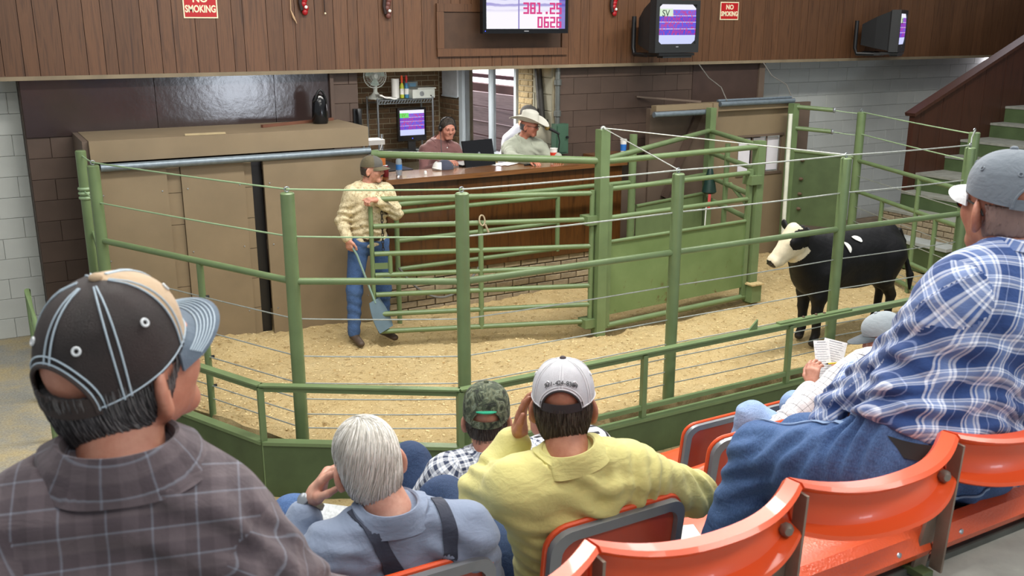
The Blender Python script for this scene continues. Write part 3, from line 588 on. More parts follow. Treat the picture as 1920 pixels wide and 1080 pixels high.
# framed board behind the flat television
fb = thing('framed_board', 'brown board in a moulded frame behind the flat television', 'board', (5.4, 9.84, 2.7))
MB().box((4.66, 9.835, 2.76), (6.18, 9.85, 3.17)).build('board', mat('brown_board', '#4a3323', .6, var=.15, scale=8), fb)
for (a, b) in (((4.57, 2.72), (6.27, 2.72)), ((6.23, 2.764), (6.23, 3.156)), ((6.27, 3.20), (4.57, 3.20)), ((4.61, 3.156), (4.61, 2.764))): (MB().bar((a[0], 9.835, a[1]), (b[0], 9.835, b[1]), .035, .085) if a[1] == b[1] else MB().bar((a[0], 9.835, a[1]), (b[0], 9.835, b[1]), .035, .085, up=(1, 0, 0))).build('frame_moulding', PANELW, fb)
MB().box((5.0, 9.83, 3.23), (5.05, 9.85, 3.9)).build('upright_moulding', PANELW, fb)
def scr(name, base, stops=None):
    return emis(name, base, 1.0)
def screen_tex(name, kind, org, ux, uz):
    """flat emissive screen picture: bands in the screen's own X/Z (object) space"""
    t = NT(name); v = t.coord('Object'); sub = t.new('ShaderNodeVectorMath', operation='SUBTRACT'); sub.inputs[1].default_value = org; t.link(v, sub.inputs[0])
    def dot(d):
        n = t.new('ShaderNodeVectorMath', operation='DOT_PRODUCT'); n.inputs[1].default_value = d; t.link(sub.outputs[0], n.inputs[0]); return n.outputs['Value']
    U, V = dot(ux), dot(uz)
    if kind == 'table':
        rows = t.ramp(V, [(0, '#cfd6ff'), (.22, '#cfd6ff'), (.225, '#5a4bd6'), (.37, '#5a4bd6'), (.375, '#e9e6ff'), (.39, '#6a58dc'), (.54, '#6a58dc'), (.545, '#e9e6ff'), (.56, '#5a4bd6'), (.70, '#5a4bd6'), (.705, '#e9e6ff'), (.72, '#7462e0'), (.86, '#7462e0'), (.865, '#f2f0ff')], 'CONSTANT')
        n = t.new('ShaderNodeTexNoise', Scale=1.0, Detail=0); cb = t.new('ShaderNodeCombineXYZ'); t.link(t.math('MULTIPLY', U, 26), cb.inputs[0]); t.link(t.math('MULTIPLY', t.math('FLOOR', t.math('MULTIPLY', V, 18)), 3.3), cb.inputs[1]); t.link(cb.outputs[0], n.inputs['Vector'])
        inr = t.math('MULTIPLY', t.math('GREATER_THAN', V, .23), t.math('LESS_THAN', V, .85)); f = t.math('MULTIPLY', t.math('GREATER_THAN', n.outputs[0], .53), inr)
        col = t.mix(t.math('MULTIPLY', f, .6), rows, '#d6245a')
        g = t.math('MULTIPLY', t.math('LESS_THAN', U, .36), t.math('GREATER_THAN', V, .70)); g = t.math('MULTIPLY', g, t.math('LESS_THAN', V, .89)); col = t.mix(g, col, '#d9ecd2' if 'tube' in name else '#6fe06a')
    else:
        w = t.new('ShaderNodeTexWave', Scale=3.0, Distortion=3.5, Detail=3); w.wave_type = 'BANDS'; w.bands_direction = 'Z'; cb = t.new('ShaderNodeCombineXYZ'); t.link(U, cb.inputs[0]); t.link(V, cb.inputs[2]); t.link(cb.outputs[0], w.inputs['Vector'])
        top = t.ramp(w.outputs['Fac'], [(.2, '#a9a2d8'), (.6, '#e9e6fb')]); col = t.mix(t.ramp(V, [(.28, (1, 1, 1, 1)), (.42, (0, 0, 0, 1))]), top, '#fbf6ff')
        pv = t.math('LESS_THAN', t.math('ABSOLUTE', t.math('SUBTRACT', U, .40)), .008); col = t.mix(pv, col, '#8f84c4'); pv = t.math('GREATER_THAN', U, .92); col = t.mix(t.math('MULTIPLY', pv, .8), col, '#4b34b8')
    t.b.inputs['Base Color'].default_value = (.01, .01, .012, 1); t.b.inputs['Roughness'].default_value = .15; t.link(col, t.b.inputs['Emission Color']); t.b.inputs['Emission Strength'].default_value = 1.0; return t.m
# flat television
ft = thing('flat_television', 'flat black television showing the sale price in pink digits', 'television', (5.58, 9.6, 2.92)); FY = 9.60
MB().box((5.02, FY, 2.925), (6.13, FY + .07, 3.62)).build('cabinet', TVB, ft); 
MB().box((5.065, FY - .004, 2.975), (6.085, FY + .001, 3.585)).build('screen', screen_tex('flat_tv_picture', 'ring', (5.065, FY, 2.975), (1 / 1.02, 0, 0), (0, 0, 1 / .61)), ft)
PINK = emis('pink_digits', '#d4127c', 1.0)
SEG = {'0': 'abcdef', '1': 'bcs', '2': 'abged', '3': 'abgcd', '5': 'afgcd', '6': 'afgedc', '8': 'abcdefg', '.': 'p'}
def seg_digits(txt, x0, z0, w, h, st, pitch, y, parent, name):
    for i, chh in enumerate(txt):
        x = x0 + i * pitch; m = MB(); R_ = {'a': (0, h - st, w, h), 'd': (0, 0, w, st), 'g': (0, h / 2 - st / 2, w, h / 2 + st / 2), 'f': (0, h / 2, st, h), 'e': (0, 0, st, h / 2), 'b': (w - st, h / 2, w, h), 'c': (w - st, 0, w, h / 2), 'p': (w * .45, 0, w * .45 + st * 1.3, st * 1.3)}
        if chh == '1': rects = [(w / 2 - st / 2, 0, w / 2 + st / 2, h), (0, 0, w, st), (w * .1, h - st, w / 2, h)]
        else: rects = [R_[q] for q in SEG[chh]]
        for k, (a, b, c, d) in enumerate(rects): m.box((x + a, y - .002 - .0004 * k, z0 + b), (x + c, y, z0 + d))
        m.build(name, PINK, parent, smooth=False)
seg_digits('381.25', 5.53, 3.135, .072, .125, .021, .0865, FY - .005, ft, 'price_digit'); seg_digits('0626', 5.715, 2.985, .068, .122, .020, .0835, FY - .005, ft, 'lot_digit')
MB().box((5.545, FY - .002, 2.945), (5.605, FY, 2.955)).build('maker_badge', mat('logo_grey', '#8a8c92', .4), ft); MB().box((5.4, FY + .07, 3.1), (5.8, 9.84, 3.3)).build('wall_mount', BLACK, ft)
MB().ell((5.05, FY - .002, 2.95), (.006, .003, .006), 8, 6).build('power_light', emis('blue_led', '#3a52ff', 2), ft)
# tube televisions
def tube_tv(loc, yaw, label, w=.66, h=.60, d=.50, detail=True):
    tv = thing('tube_television', label, 'television', loc, yaw, group='tube televisions on the balcony'); B = mat('tv_charcoal', '#232527', .5, var=.08)
    mb = MB(); x, z = w / 2, h
    fr = [(-x, -d * .22), (x, -d * .22)]
    secs = [(0, x, 0, z), (.10, x, 0, z), (.12, x * .96, .02, z - .02), (.30, x * .80, .05, z * .84), (d, x * .55, .09, z * .66)]
    v = []; 
    for (yy, hx_, z0, z1) in secs: v += [(-hx_, yy, z0), (hx_, yy, z0), (hx_, yy, z1), (-hx_, yy, z1)]
    f = [(0, 1, 2, 3), (19, 18, 17, 16)]
    for i in range(4):
        for j in range(4): f.append((i * 4 + j, i * 4 + 4 + j, i * 4 + 4 + (j + 1) % 4, i * 4 + (j + 1) % 4))
    mb.add(v, f); mb.build('cabinet', B, tv, smooth=False, world=False)
    bz = MB(); b = .05
    for lo, hi in (((-x, -.018, z - b), (x, .004, z)), ((-x, -.018, 0), (x, .004, .10)), ((-x, -.018, .10), (-x + b, .004, z - b)), ((x - b, -.018, .10), (x, .004, z - b))): bz.box(lo, hi)
    bz.build('bezel', B, tv, smooth=False, world=False)
    n = 13; Pq = np.zeros((n, n, 3))
    for i in range(n):
        for j in range(n):
            a, c = i / (n - 1) * 2 - 1, j / (n - 1) * 2 - 1; Pq[i, j] = (a * (x - b), -.022 + .022 * (a * a + c * c) / 2 * 1.2, .10 + (c + 1) / 2 * (z - b - .10))
    MB().grid(Pq).build('screen', screen_tex('tube_tv_picture', 'table', (-x + b, 0, .10), (1 / (2 * x - 2 * b), 0, 0), (0, 0, 1 / (z - b - .10))), tv, world=False)
    tm = text_mesh('SV', .105, .0006, mat('dark_letters', '#3c4a40', .5), 'screen_letters', None, Matrix.Translation((-x + b + .085, -.026, z - b - .105)) @ Matrix.Rotation(R(90), 4, 'X'), bold=.001); tm.parent = tv
    MB().box((-.018, -.0195, .062), (.018, -.018, .074)).build('maker_badge', mat('logo_grey', '#8a8c92', .4), tv, world=False)
    MB().box((-.27, -.02, -.035), (.27, .22, -.005)).build('shelf_bracket', BLACK, tv, world=False); MB().tube([(-.2, .30, -.03), (-.2, d + .04, -.03), (-.2, d + .07, .05), (-.2, d + .07, .42)], .028, 10).build('wall_bracket', BLACK, tv, world=False); MB().tube([(.2, .30, -.03), (.2, d + .04, -.03), (.2, d + .07, .05), (.2, d + .07, .42)], .028, 10).build('wall_bracket', BLACK, tv, world=False)
    MB().box((-.24, .2, -.05), (.24, .3, -.01)).build('bracket_plate', BLACK, tv, world=False)
    MB().box((-.2, -.008, -.06), (.24, .1, -.035)).build('front_lip', B, tv, world=False)
    return tv
tube_tv((7.40, 9.20, 2.70), R(1), 'boxy black television showing the letters SV on a sale table')
tube_tv((11.45, 9.30, 2.66), R(31), 'dark boxy television turned side-on above the stair wall', w=.66, h=.56)
# small ornaments hanging on the panelling
def ornament(x, z, l, feather=False, cord=False):
    o = thing('hanging_ornament', l, 'ornament', (x, 9.82, z)); RD = mat('ornament_red', '#a3141d', .35)
    mb = MB(); 
    for i in range(5): mb.ell((x + .012 * math.sin(i * 2.1), 9.815, z + .04 * i), (.03, .022, .032), 10, 8)
    mb.build('beads', RD if not cord else mat('ornament_brown', '#6b4038', .5), o); MB().ell((x + .006, 9.79, z + .05), (.017, .012, .017), 10, 8).build('pale_bead', WHITE_P, o)
    MB().tube([(x - .03, 9.825, z + .22), (x - .045, 9.82, z + .10), (x - .03, 9.82, z + .02)], .022, 8).build('leather_thong', mat('dark_leather', '#2a1a16', .6), o)
    if feather:
        MB().tube([(x - .14, 9.82, z + .18), (x - .145, 9.82, z + .02), (x - .12, 9.82, z - .05), (x - .09, 9.82, z - .11)], [.004, .004, .012, .002], 8).build('feather', mat('feather', '#c9a884', .8), o)
ornament(3.09, 3.14, 'red beaded ornament with a feather hanging on the panelling', True); ornament(4.0, 3.11, 'small brown ornament hanging on the panelling left of the flat television', cord=True); ornament(6.93, 3.15, 'red ornament hanging right of the flat television'); ornament(7.98, 3.34, 'red ornament hanging above the boxy television')
o = MB().tube([(3.30, 9.825, 3.30), (3.302, 9.825, 3.14)], .005, 6).ell((3.305, 9.82, 3.13), (.01, .008, .01), 8, 6, 1).build('bead_string', [mat('dark_leather', '#2a1a16', .6), CREAM]); tag(o, 'thin beaded cord hanging beside the red feathered ornament', 'cord')

# ------------------------------------------------------------------ inside the booth
CHROME = mat('chrome_wire', '#9aa2a8', .3, metal=.8)
rk2 = thing('wire_shelf', 'chrome wire shelving rack against the brick wall', 'shelf', (5.3, 12.6, .62))
for x in (4.87, 5.70):
    for y in (12.45, 12.85): MB().tube([(x, y, .62), (x, y, 2.05)], .014, 8).build('upright', CHROME, rk2)
for z in (2.02, 1.28):
    mb = MB()
    for y in (12.45, 12.85): mb.tube([(4.87, y, z), (5.70, y, z)], .008, 6).tube([(4.87, y, z - .05), (5.70, y, z - .05)], .006, 6)
    for i in range(28): mb.tube([(4.89 + i * .03, 12.45, z + .004), (4.89 + i * .03, 12.85, z + .004)], .003, 5)
    for i in range(20): x = 4.88 + i * .042; mb.tube([(x, 12.445, z - .05), (x + .03, 12.445, z)], .006, 5)
    mb.build('wire_deck', CHROME, rk2)
fan = thing('desk_fan', 'pale desk fan with round wire guard standing on the wire shelf', 'fan', (4.92, 12.65, 2.03)); FP = mat('fan_plastic', '#c9cfc8', .4); FB = mat('fan_blade', '#9fb4ac', .3)
MB().lathe([(.11, 0), (.115, .02), (.06, .06), (.03, .10), (.028, .20)], 20, (4.92, 12.65, 2.028)).build('stand', FP, fan)
fc = np.array([4.90, 12.58, 2.345]); MB().lathe([(.02, -.09), (.055, -.07), (.06, .02), (.05, .04)], 16, fc + np.array([0, .05, 0]), (0, -1, 0)).build('motor', FP, fan)
gm = MB()
for rr in (.165, .13, .09, .05): gm.tube([fc + np.array([rr * math.cos(a), -.05 + .06 * (rr / .165) ** 2, rr * math.sin(a)]) for a in np.linspace(0, 6.283, 33)[:-1]], .0055 if rr == .165 else .0025, 6, closed=True)
for k in range(36): a = k * 6.283 / 36; gm.tube([fc + np.array([rr * math.cos(a), -.05 + .06 * (rr / .165) ** 2, rr * math.sin(a)]) for rr in (.03, .09, .14, .165)], .002, 4)
gm.build('guard', FP, fan)
for k in range(3):
    a0 = k * 2.094 + .5; Pq = np.zeros((6, 8, 3))
    for i, rr in enumerate(np.linspace(.03, .14, 6)):
        for j, da in enumerate(np.linspace(-.5, .5, 8)): Pq[i, j] = fc + np.array([rr * math.cos(a0 + da * (1.1)), .01 + .03 * da, rr * math.sin(a0 + da * 1.1)])
    MB().grid(Pq, thick=.003).build('blade', FB, fan)
MB().lathe([(.035, 0), (.032, .02), (.005, .03)], 14, fc + np.array([0, -.01, 0]), (0, -1, 0)).build('hub', FP, fan)
o = thing('paper_towel_roll', 'white paper towel roll standing on the wire shelf', 'paper towel', (5.20, 12.6, 2.03)); MB().lathe([(.02, .0), (.055, 0), (.055, .27), (.02, .27)], 20, (5.20, 12.6, 2.03)).build('paper', WHITE_P, o); MB().lathe([(.019, -.001), (.019, .271)], 12, (5.20, 12.6, 2.03)).build('core', mat('card', '#a08a66', .8), o)
for x, c, cc, l in ((5.30, '#b9c23c', '#e2582a', 'yellow spray bottle with an orange top on the wire shelf'), (5.37, '#3f7fa8', '#c23430', 'blue and white spray can with a red cap on the wire shelf')):
    o = thing('spray_bottle', l, 'bottle', (x, 12.6, 2.03)); MB().lathe([(.028, 0), (.03, .01), (.03, .17), (.012, .21)], 14, (x, 12.6, 2.03)).build('body', mat('sb' + c, c, .4), o); MB().lathe([(.013, .20), (.014, .25), (.02, .26), (.012, .31)], 12, (x, 12.6, 2.03)).build('cap', mat('cap' + cc, cc, .4), o); MB().lathe([(.031, .05), (.031, .13)], 14, (x, 12.6, 2.03), cap=False).build('label_band', WHITE_P, o)
o = thing('label_printer', 'white desktop printer with a round dial on the wire shelf', 'printer', (5.57, 12.62, 2.03)); MB().prism([(-.17, -.16, 0), (.17, -.16, 0), (.17, .14, 0), (-.17, .14, 0)], (5.57, 12.62, 2.03), (5.57, 12.62, 2.15)).build('body', mat('printer_white', '#c9cfc9', .45), o); MB().box((5.50, 12.5, 2.15), (5.78, 12.78, 2.17)).build('tray', mat('printer_white', '#c9cfc9', .45), o); MB().lathe([(.035, 0), (.03, .015)], 16, (5.54, 12.46, 2.09), (0, -1, 0)).build('dial', STEEL, o); MB().lathe([(.01, 0), (.01, .006)], 10, (5.68, 12.46, 2.06), (0, -1, 0)).build('button', BLACK, o)
o = thing('cardboard_box', 'grey cardboard box behind the printer on the wire shelf', 'box', (5.55, 12.8, 2.03)); MB().box((5.43, 12.80, 2.03), (5.63, 12.98, 2.24)).build('carton', mat('grey_card', '#7f8886', .8), o); MB().box((5.50, 12.795, 2.15), (5.60, 12.8, 2.22)).build('label', mat('blue_label', '#6c9ab8', .6), o)
o = thing('folded_towel', 'folded white towel at the edge of the wire shelf', 'towel', (5.02, 12.5, 2.03)); Pq = np.zeros((14, 6, 3))
for i, t in enumerate(np.linspace(0, 1, 14)):
    for j in range(6): Pq[i, j] = (4.90 + .25 * t, 12.43 + .05 * j, 2.05 + .05 * (1 - t) ** 2 + .006 * math.sin(j * 2 + i))
MB().grid(Pq, thick=.02).build('cloth', WHITE_P, o)
mo = thing('desktop_monitor', 'black desktop monitor with a red and blue sale table on screen', 'monitor', (5.38, 12.5, 1.285))
MB().box((5.17, 12.47, 1.44), (5.60, 12.53, 1.90)).build('cabinet', BLACK_G, mo); MB().box((5.20, 12.466, 1.52), (5.57, 12.47, 1.87)).build('screen', screen_tex('monitor_picture', 'table', (5.20, 12.46, 1.52), (1 / .37, 0, 0), (0, 0, 1 / .35)), mo); MB().box((5.33, 12.49, 1.29), (5.44, 12.53, 1.45)).box((5.25, 12.4, 1.285), (5.52, 12.6, 1.30)).build('stand', BLACK, mo)
tm = text_mesh('SV', .06, .0004, mat('olive_letters', '#6a7a1e', .5), 'screen_letters', mo, WALLM(5.255, 12.464, 1.80)); MB().ell((5.385, 12.467, 1.475), (.008, .003, .008), 8, 6).build('power_light', emis('blue_led', '#3a52ff', 2), mo)
kb = thing('keyboard', 'black keyboard on the lower wire shelf', 'keyboard', (5.15, 12.46, 1.285)); MB().box((4.9, 12.40, 1.287), (5.35, 12.54, 1.31)).build('case', BLACK, kb)
mk = MB()
for i in range(14):
    for j in range(4): mk.box((4.915 + i * .03, 12.41 + j * .03, 1.31), (4.94 + i * .03, 12.435 + j * .03, 1.318))
mk.build('keys', mat('key_black', '#26282b', .5), kb)
o = MB().box((5.42, 12.38, 1.288), (5.66, 12.55, 1.30)).box((5.44, 12.39, 1.30), (5.65, 12.54, 1.312)).build('paper_stack', mat('grey_paper', '#9a9fa4', .8)); tag(o, 'stack of grey papers on the lower wire shelf', 'papers')
wp = thing('wall_telephone', 'black handset on the dark booth wall', 'telephone', (3.72, 9.95, 2.0)); MB().box((3.60, 9.915, 1.88), (3.69, 9.949, 2.14)).build('base', BLACK, wp); MB().tube([(3.645, 9.90, 1.90), (3.645, 9.87, 1.95), (3.645, 9.87, 2.08), (3.645, 9.90, 2.13)], [.026, .02, .02, .026], 10).build('handset', BLACK, wp)
# desk behind the counter, boxes and dark equipment at left
o = thing('back_desk', 'dark desk with equipment in the corner of the booth', 'desk', (4.4, 11.6, .62)); MB().box((3.75, 11.0, 1.23), (4.75, 12.2, 1.27)).build('desk_top', BLACK, o)
for x in (3.8, 4.7): MB().box((x - .03, 11.05, .62), (x + .03, 12.15, 1.23)).build('leg', BLACK, o)
o = thing('bank_of_pots', 'white enamel tin on the dark desk', 'tin', (4.35, 11.4, 1.27)); MB().lathe([(.09, 0), (.09, .12), (.095, .125)], 16, (4.32, 11.4, 1.27)).build('body', WHITE_P, o)
o = thing('paper_tray', 'chrome paper tray stand with white sheets on the dark desk', 'paper tray', (4.25, 11.1, 1.27)); 
for x in (4.12, 4.36): MB().tube([(x, 11.05, 1.27), (x, 11.05, 1.72)], .012, 8).build('upright', CHROME, o)
MB().box((4.08, 11.0, 1.60), (4.38, 11.25, 1.66)).build('sheets', WHITE_P, o); MB().box((4.08, 10.99, 1.44), (4.38, 11.25, 1.45)).build('tray', CHROME, o)
# conduit, pipe and electrical box on the block wall
o = MB().tube([(6.13, 10.28, 2.6), (6.10, 10.12, 1.84), (6.14, 10.04, 1.86)], .045, 12).build('slanted_pipe', mat('dark_iron', '#34322f', .5, var=.2)); tag(o, 'dark slanted pipe on the block wall behind the auctioneer', 'pipe')
o = thing('conduit', 'grey metal conduit with couplings beside the booth window wall', 'conduit', (6.12, 9.93, 1.5)); MB().tube([(6.20, 9.92, 2.6), (6.20, 9.92, 1.55)], .03, 12).build('pipe', mat('conduit_grey', '#6b6f6c', .4, metal=.4), o)
for z in (2.35, 1.98, 1.68): MB().lathe([(.03, -.04), (.045, -.03), (.045, .03), (.03, .04)], 14, (6.20, 9.92, z)).build('coupling', mat('conduit_grey', '#6b6f6c', .4, metal=.4), o)
o = thing('switch_box', 'green electrical box below the conduit', 'switch box', (6.2, 9.9, 1.5)); MB().box((6.13, 9.84, 1.50), (6.31, 9.94, 1.86)).build('case', mat('switch_green', '#3f5f4c', .5), o); MB().box((6.15, 9.83, 1.52), (6.29, 9.84, 1.84)).build('cover', mat('switch_green', '#3f5f4c', .5), o); MB().lathe([(.015, 0), (.015, .03)], 10, (6.28, 9.83, 1.7), (0, -1, 0)).build('lever', BLACK, o)
o = thing('wall_board', 'white enamel board hung on the brick beside the window', 'board', (6.12, 12.7, 2.2)); MB().box((6.10, 12.48, 2.02), (6.13, 12.98, 2.55)).build('sheet', mat('board_white', '#c6ccd2', .5), o); MB().box((6.09, 12.47, 2.01), (6.10, 12.99, 2.03)).build('ledge', FRAME, o)
for x, y in ((5.25, 12.9), (6.02, 10.1)):
    o = thing('ceiling_light', 'small amber lamp under the booth ceiling ' + ('above the fan' if x < 5.5 else 'above the auctioneer'), 'lamp', (x, y, 2.58)); MB().lathe([(.05, 0), (.06, .02), (.02, .03)], 14, (x, y, 2.565)).build('fixture', STEEL, o); MB().ell((x, y, 2.55), (.045, .045, .03), 12, 8).build('bulb', emis('amber_bulb', '#ffd08a', 3), o)

# ------------------------------------------------------------------ on the counter
CTZ = 1.492
def bottle(x, y, l):
    b = thing('water_bottle', l, 'bottle', (x, y, CTZ)); t = NT('clear_bottle'); t.b.inputs['Base Color'].default_value = lin('#cfe0ea'); t.b.inputs['Transmission Weight'].default_value = .7; t.b.inputs['Roughness'].default_value = .1
    MB().lathe([(.028, 0), (.033, .01), (.033, .12), (.03, .14), (.033, .15), (.014, .20), (.013, .215)], 16, (x, y, CTZ)).build('body', t.m, b); MB().lathe([(.015, .214), (.015, .235)], 12, (x, y, CTZ)).build('cap', WHITE_P, b); MB().lathe([(.0335, .06), (.0335, .115)], 16, (x, y, CTZ), cap=False).build('label_band', mat('label_blue', '#2f6fb4', .5), b)
bottle(3.83, 9.25, 'clear water bottle with a blue label on the counter end')
c = thing('soda_can', 'dark red soda can on the counter beside the water bottle', 'can', (3.66, 9.2, CTZ)); MB().lathe([(.026, 0), (.032, .008), (.032, .108), (.026, .12)], 16, (3.66, 9.2, CTZ)).build('body', mat('can_red', '#6e1f24', .3, metal=.3), c); MB().lathe([(.0262, .1195), (.024, .122)], 16, (3.66, 9.2, CTZ)).build('lid', STEEL, c)
def cup(x, y, z, band, l, h=.14, r=.045):
    c = thing('foam_cup', l, 'cup', (x, y, z)); MB().lathe([(r * .72, 0), (r * .98, h), (r * 1.04, h), (r * 1.04, h + .008), (r * .93, h + .008), (r * .68, .01)], 20, (x, y, z)).build('cup', WHITE_P, c); a, b_ = .30, .72
    MB().lathe([(r * (.72 + .26 * a) + .001, h * a), (r * (.72 + .26 * b_) + .001, h * b_)], 20, (x, y, z), cap=False).build('printed_band', mat('band' + band, band, .5), c)
cup(5.83, 9.40, CTZ, '#d23a26', 'white foam cup with a red print in front of the auctioneer'); cup(6.93, 9.55, 1.47, '#2a6fc0', 'tall white cup with a blue print on the counter end shelf', h=.19, r=.042)
j = thing('plastic_jug', 'brown plastic jug with a straw at the end of the counter', 'jug', (3.75, 9.6, CTZ)); MB().lathe([(.07, 0), (.075, .02), (.075, .16), (.05, .20)], 16, (3.75, 9.62, CTZ)).build('body', mat('amber_plastic', '#a8602c', .35), j); MB().tube([(3.76, 9.62, CTZ + .18), (3.79, 9.6, CTZ + .30)], .006, 6).build('straw', WHITE_P, j); MB().lathe([(.052, .2), (.052, .23)], 14, (3.75, 9.62, CTZ)).build('lid', BLACK, j)
lp = thing('laptop', 'open black laptop seen from behind on the counter', 'laptop', (4.86, 9.55, CTZ)); rot = eul(R(-14), 0, R(10)); cc = np.array([4.86, 9.42, CTZ + .15])
MB().cbox(cc, (.42, .016, .29), rot=rot).build('lid', BLACK_G, lp); MB().cbox((4.84, 9.60, CTZ + .014), (.41, .28, .024), rot=eul(0, 0, R(10))).build('base', BLACK, lp); MB().lathe([(.015, 0), (.014, .003)], 14, cc + np.array([.0, -.012, 0]), (0, -1, .2)).build('emblem', STEEL, lp)
MB().box((4.58, 9.5, CTZ), (4.66, 9.66, CTZ + .02)).build('mouse_pad', mat('pale_grey', '#b8bcc0', .6), lp)
o = MB()
for k in range(3): o.cbox((5.16 + k * .03, 9.45 - .02 * k, CTZ + .003 + k * .002), (.24, .17, .0015), rot=eul(0, 0, .25 * k))
o = o.build('paper_sheets', mat('paper_white', '#e9e9e4', .8)); tag(o, 'white paper sheets on the counter beside the laptop', 'papers')
o = MB().lathe([(.016, 0), (.016, .03), (.012, .035)], 12, (4.10, 9.18, CTZ)).build('pill_cup', WHITE_P); tag(o, 'tiny white lid lying on the counter', 'lid')
o = MB().cbox((5.38, 9.22, CTZ + .008), (.10, .03, .016), rot=eul(0, 0, .3)).build('dark_clip', BLACK); tag(o, 'small dark gadget on the counter in front of the auctioneer', 'gadget')
mc = thing('microphone', 'brass coloured microphone on a black arm at the auctioneer', 'microphone', (5.95, 9.5, CTZ)); MB().lathe([(.05, 0), (.045, .02), (.01, .025)], 16, (5.98, 9.55, CTZ)).build('base', BLACK, mc)
MB().tube([(5.98, 9.55, CTZ), (5.99, 9.53, CTZ + .2), (5.96, 9.52, CTZ + .30)], .008, 8).build('arm', BLACK, mc); MB().tube([(5.98, 9.52, CTZ + .29), (5.90, 9.54, CTZ + .335), (5.86, 9.55, CTZ + .355)], [.012, .018, .02], 10).build('body', BLACK, mc); MB().ell((5.835, 9.56, CTZ + .365), (.032, .028, .028), 12, 8).build('grille', mat('brass_mesh', '#b39a5c', .35, metal=.7, bump=.3, bscale=300), mc)
# ------------------------------------------------------------------ implicit-surface modelling for bodies, clothes and the steer
A_ = lambda *q: np.array(q, float)
def C(a, b, ra, rb=None, k=.02, s=(1, 1, 1), fr=None, neg=False):
    return dict(a=np.asarray(a, float), b=np.asarray(b, float), ra=ra, rb=ra if rb is None else rb, k=k, s=np.asarray(s, float), fr=fr, neg=neg)
def E(c, r, k=.02, fr=None, neg=False):
    r = np.asarray(r, float); m = r.min(); return C(c, c, m, m, k, r / m, fr, neg)
def sdf(prims, p, grow=0.0):
    f = np.full(len(p), 1.0, np.float32)
    for q in prims:
        mid = (q['a'] + q['b']) / 2; rad = np.linalg.norm(q['b'] - q['a']) / 2 + max(q['ra'], q['rb']) * q['s'].max() + .09 + grow
        cw = q['fr'][0] + q['fr'][1] @ mid if q['fr'] is not None else mid
        d2 = ((p - cw.astype(np.float32)) ** 2).sum(1); ix = np.nonzero(d2 < rad * rad)[0]
        if not len(ix): continue
        x = p[ix]
        if q['fr'] is not None: x = (x - q['fr'][0].astype(np.float32)) @ q['fr'][1].astype(np.float32)
        pa = (x - q['a'].astype(np.float32)) / q['s'].astype(np.float32); ba = ((q['b'] - q['a']) / q['s']).astype(np.float32); l2 = float(ba @ ba)
        t = np.clip(pa @ ba / l2, 0, 1) if l2 > 1e-12 else np.zeros(len(ix), np.float32)
        d = (np.sqrt(((pa - t[:, None] * ba) ** 2).sum(1)) - (q['ra'] + (q['rb'] - q['ra']) * t)) * q['s'].min() - (0 if q['neg'] else grow)
        g = f[ix]; k = q['k']
        if q['neg']: h = np.maximum(k - np.abs(g + d), 0) / k; f[ix] = np.maximum(g, -d) + h * h * k * .25
        else: h = np.maximum(k - np.abs(g - d), 0) / k; f[ix] = np.minimum(g, d) - h * h * k * .25
    return f
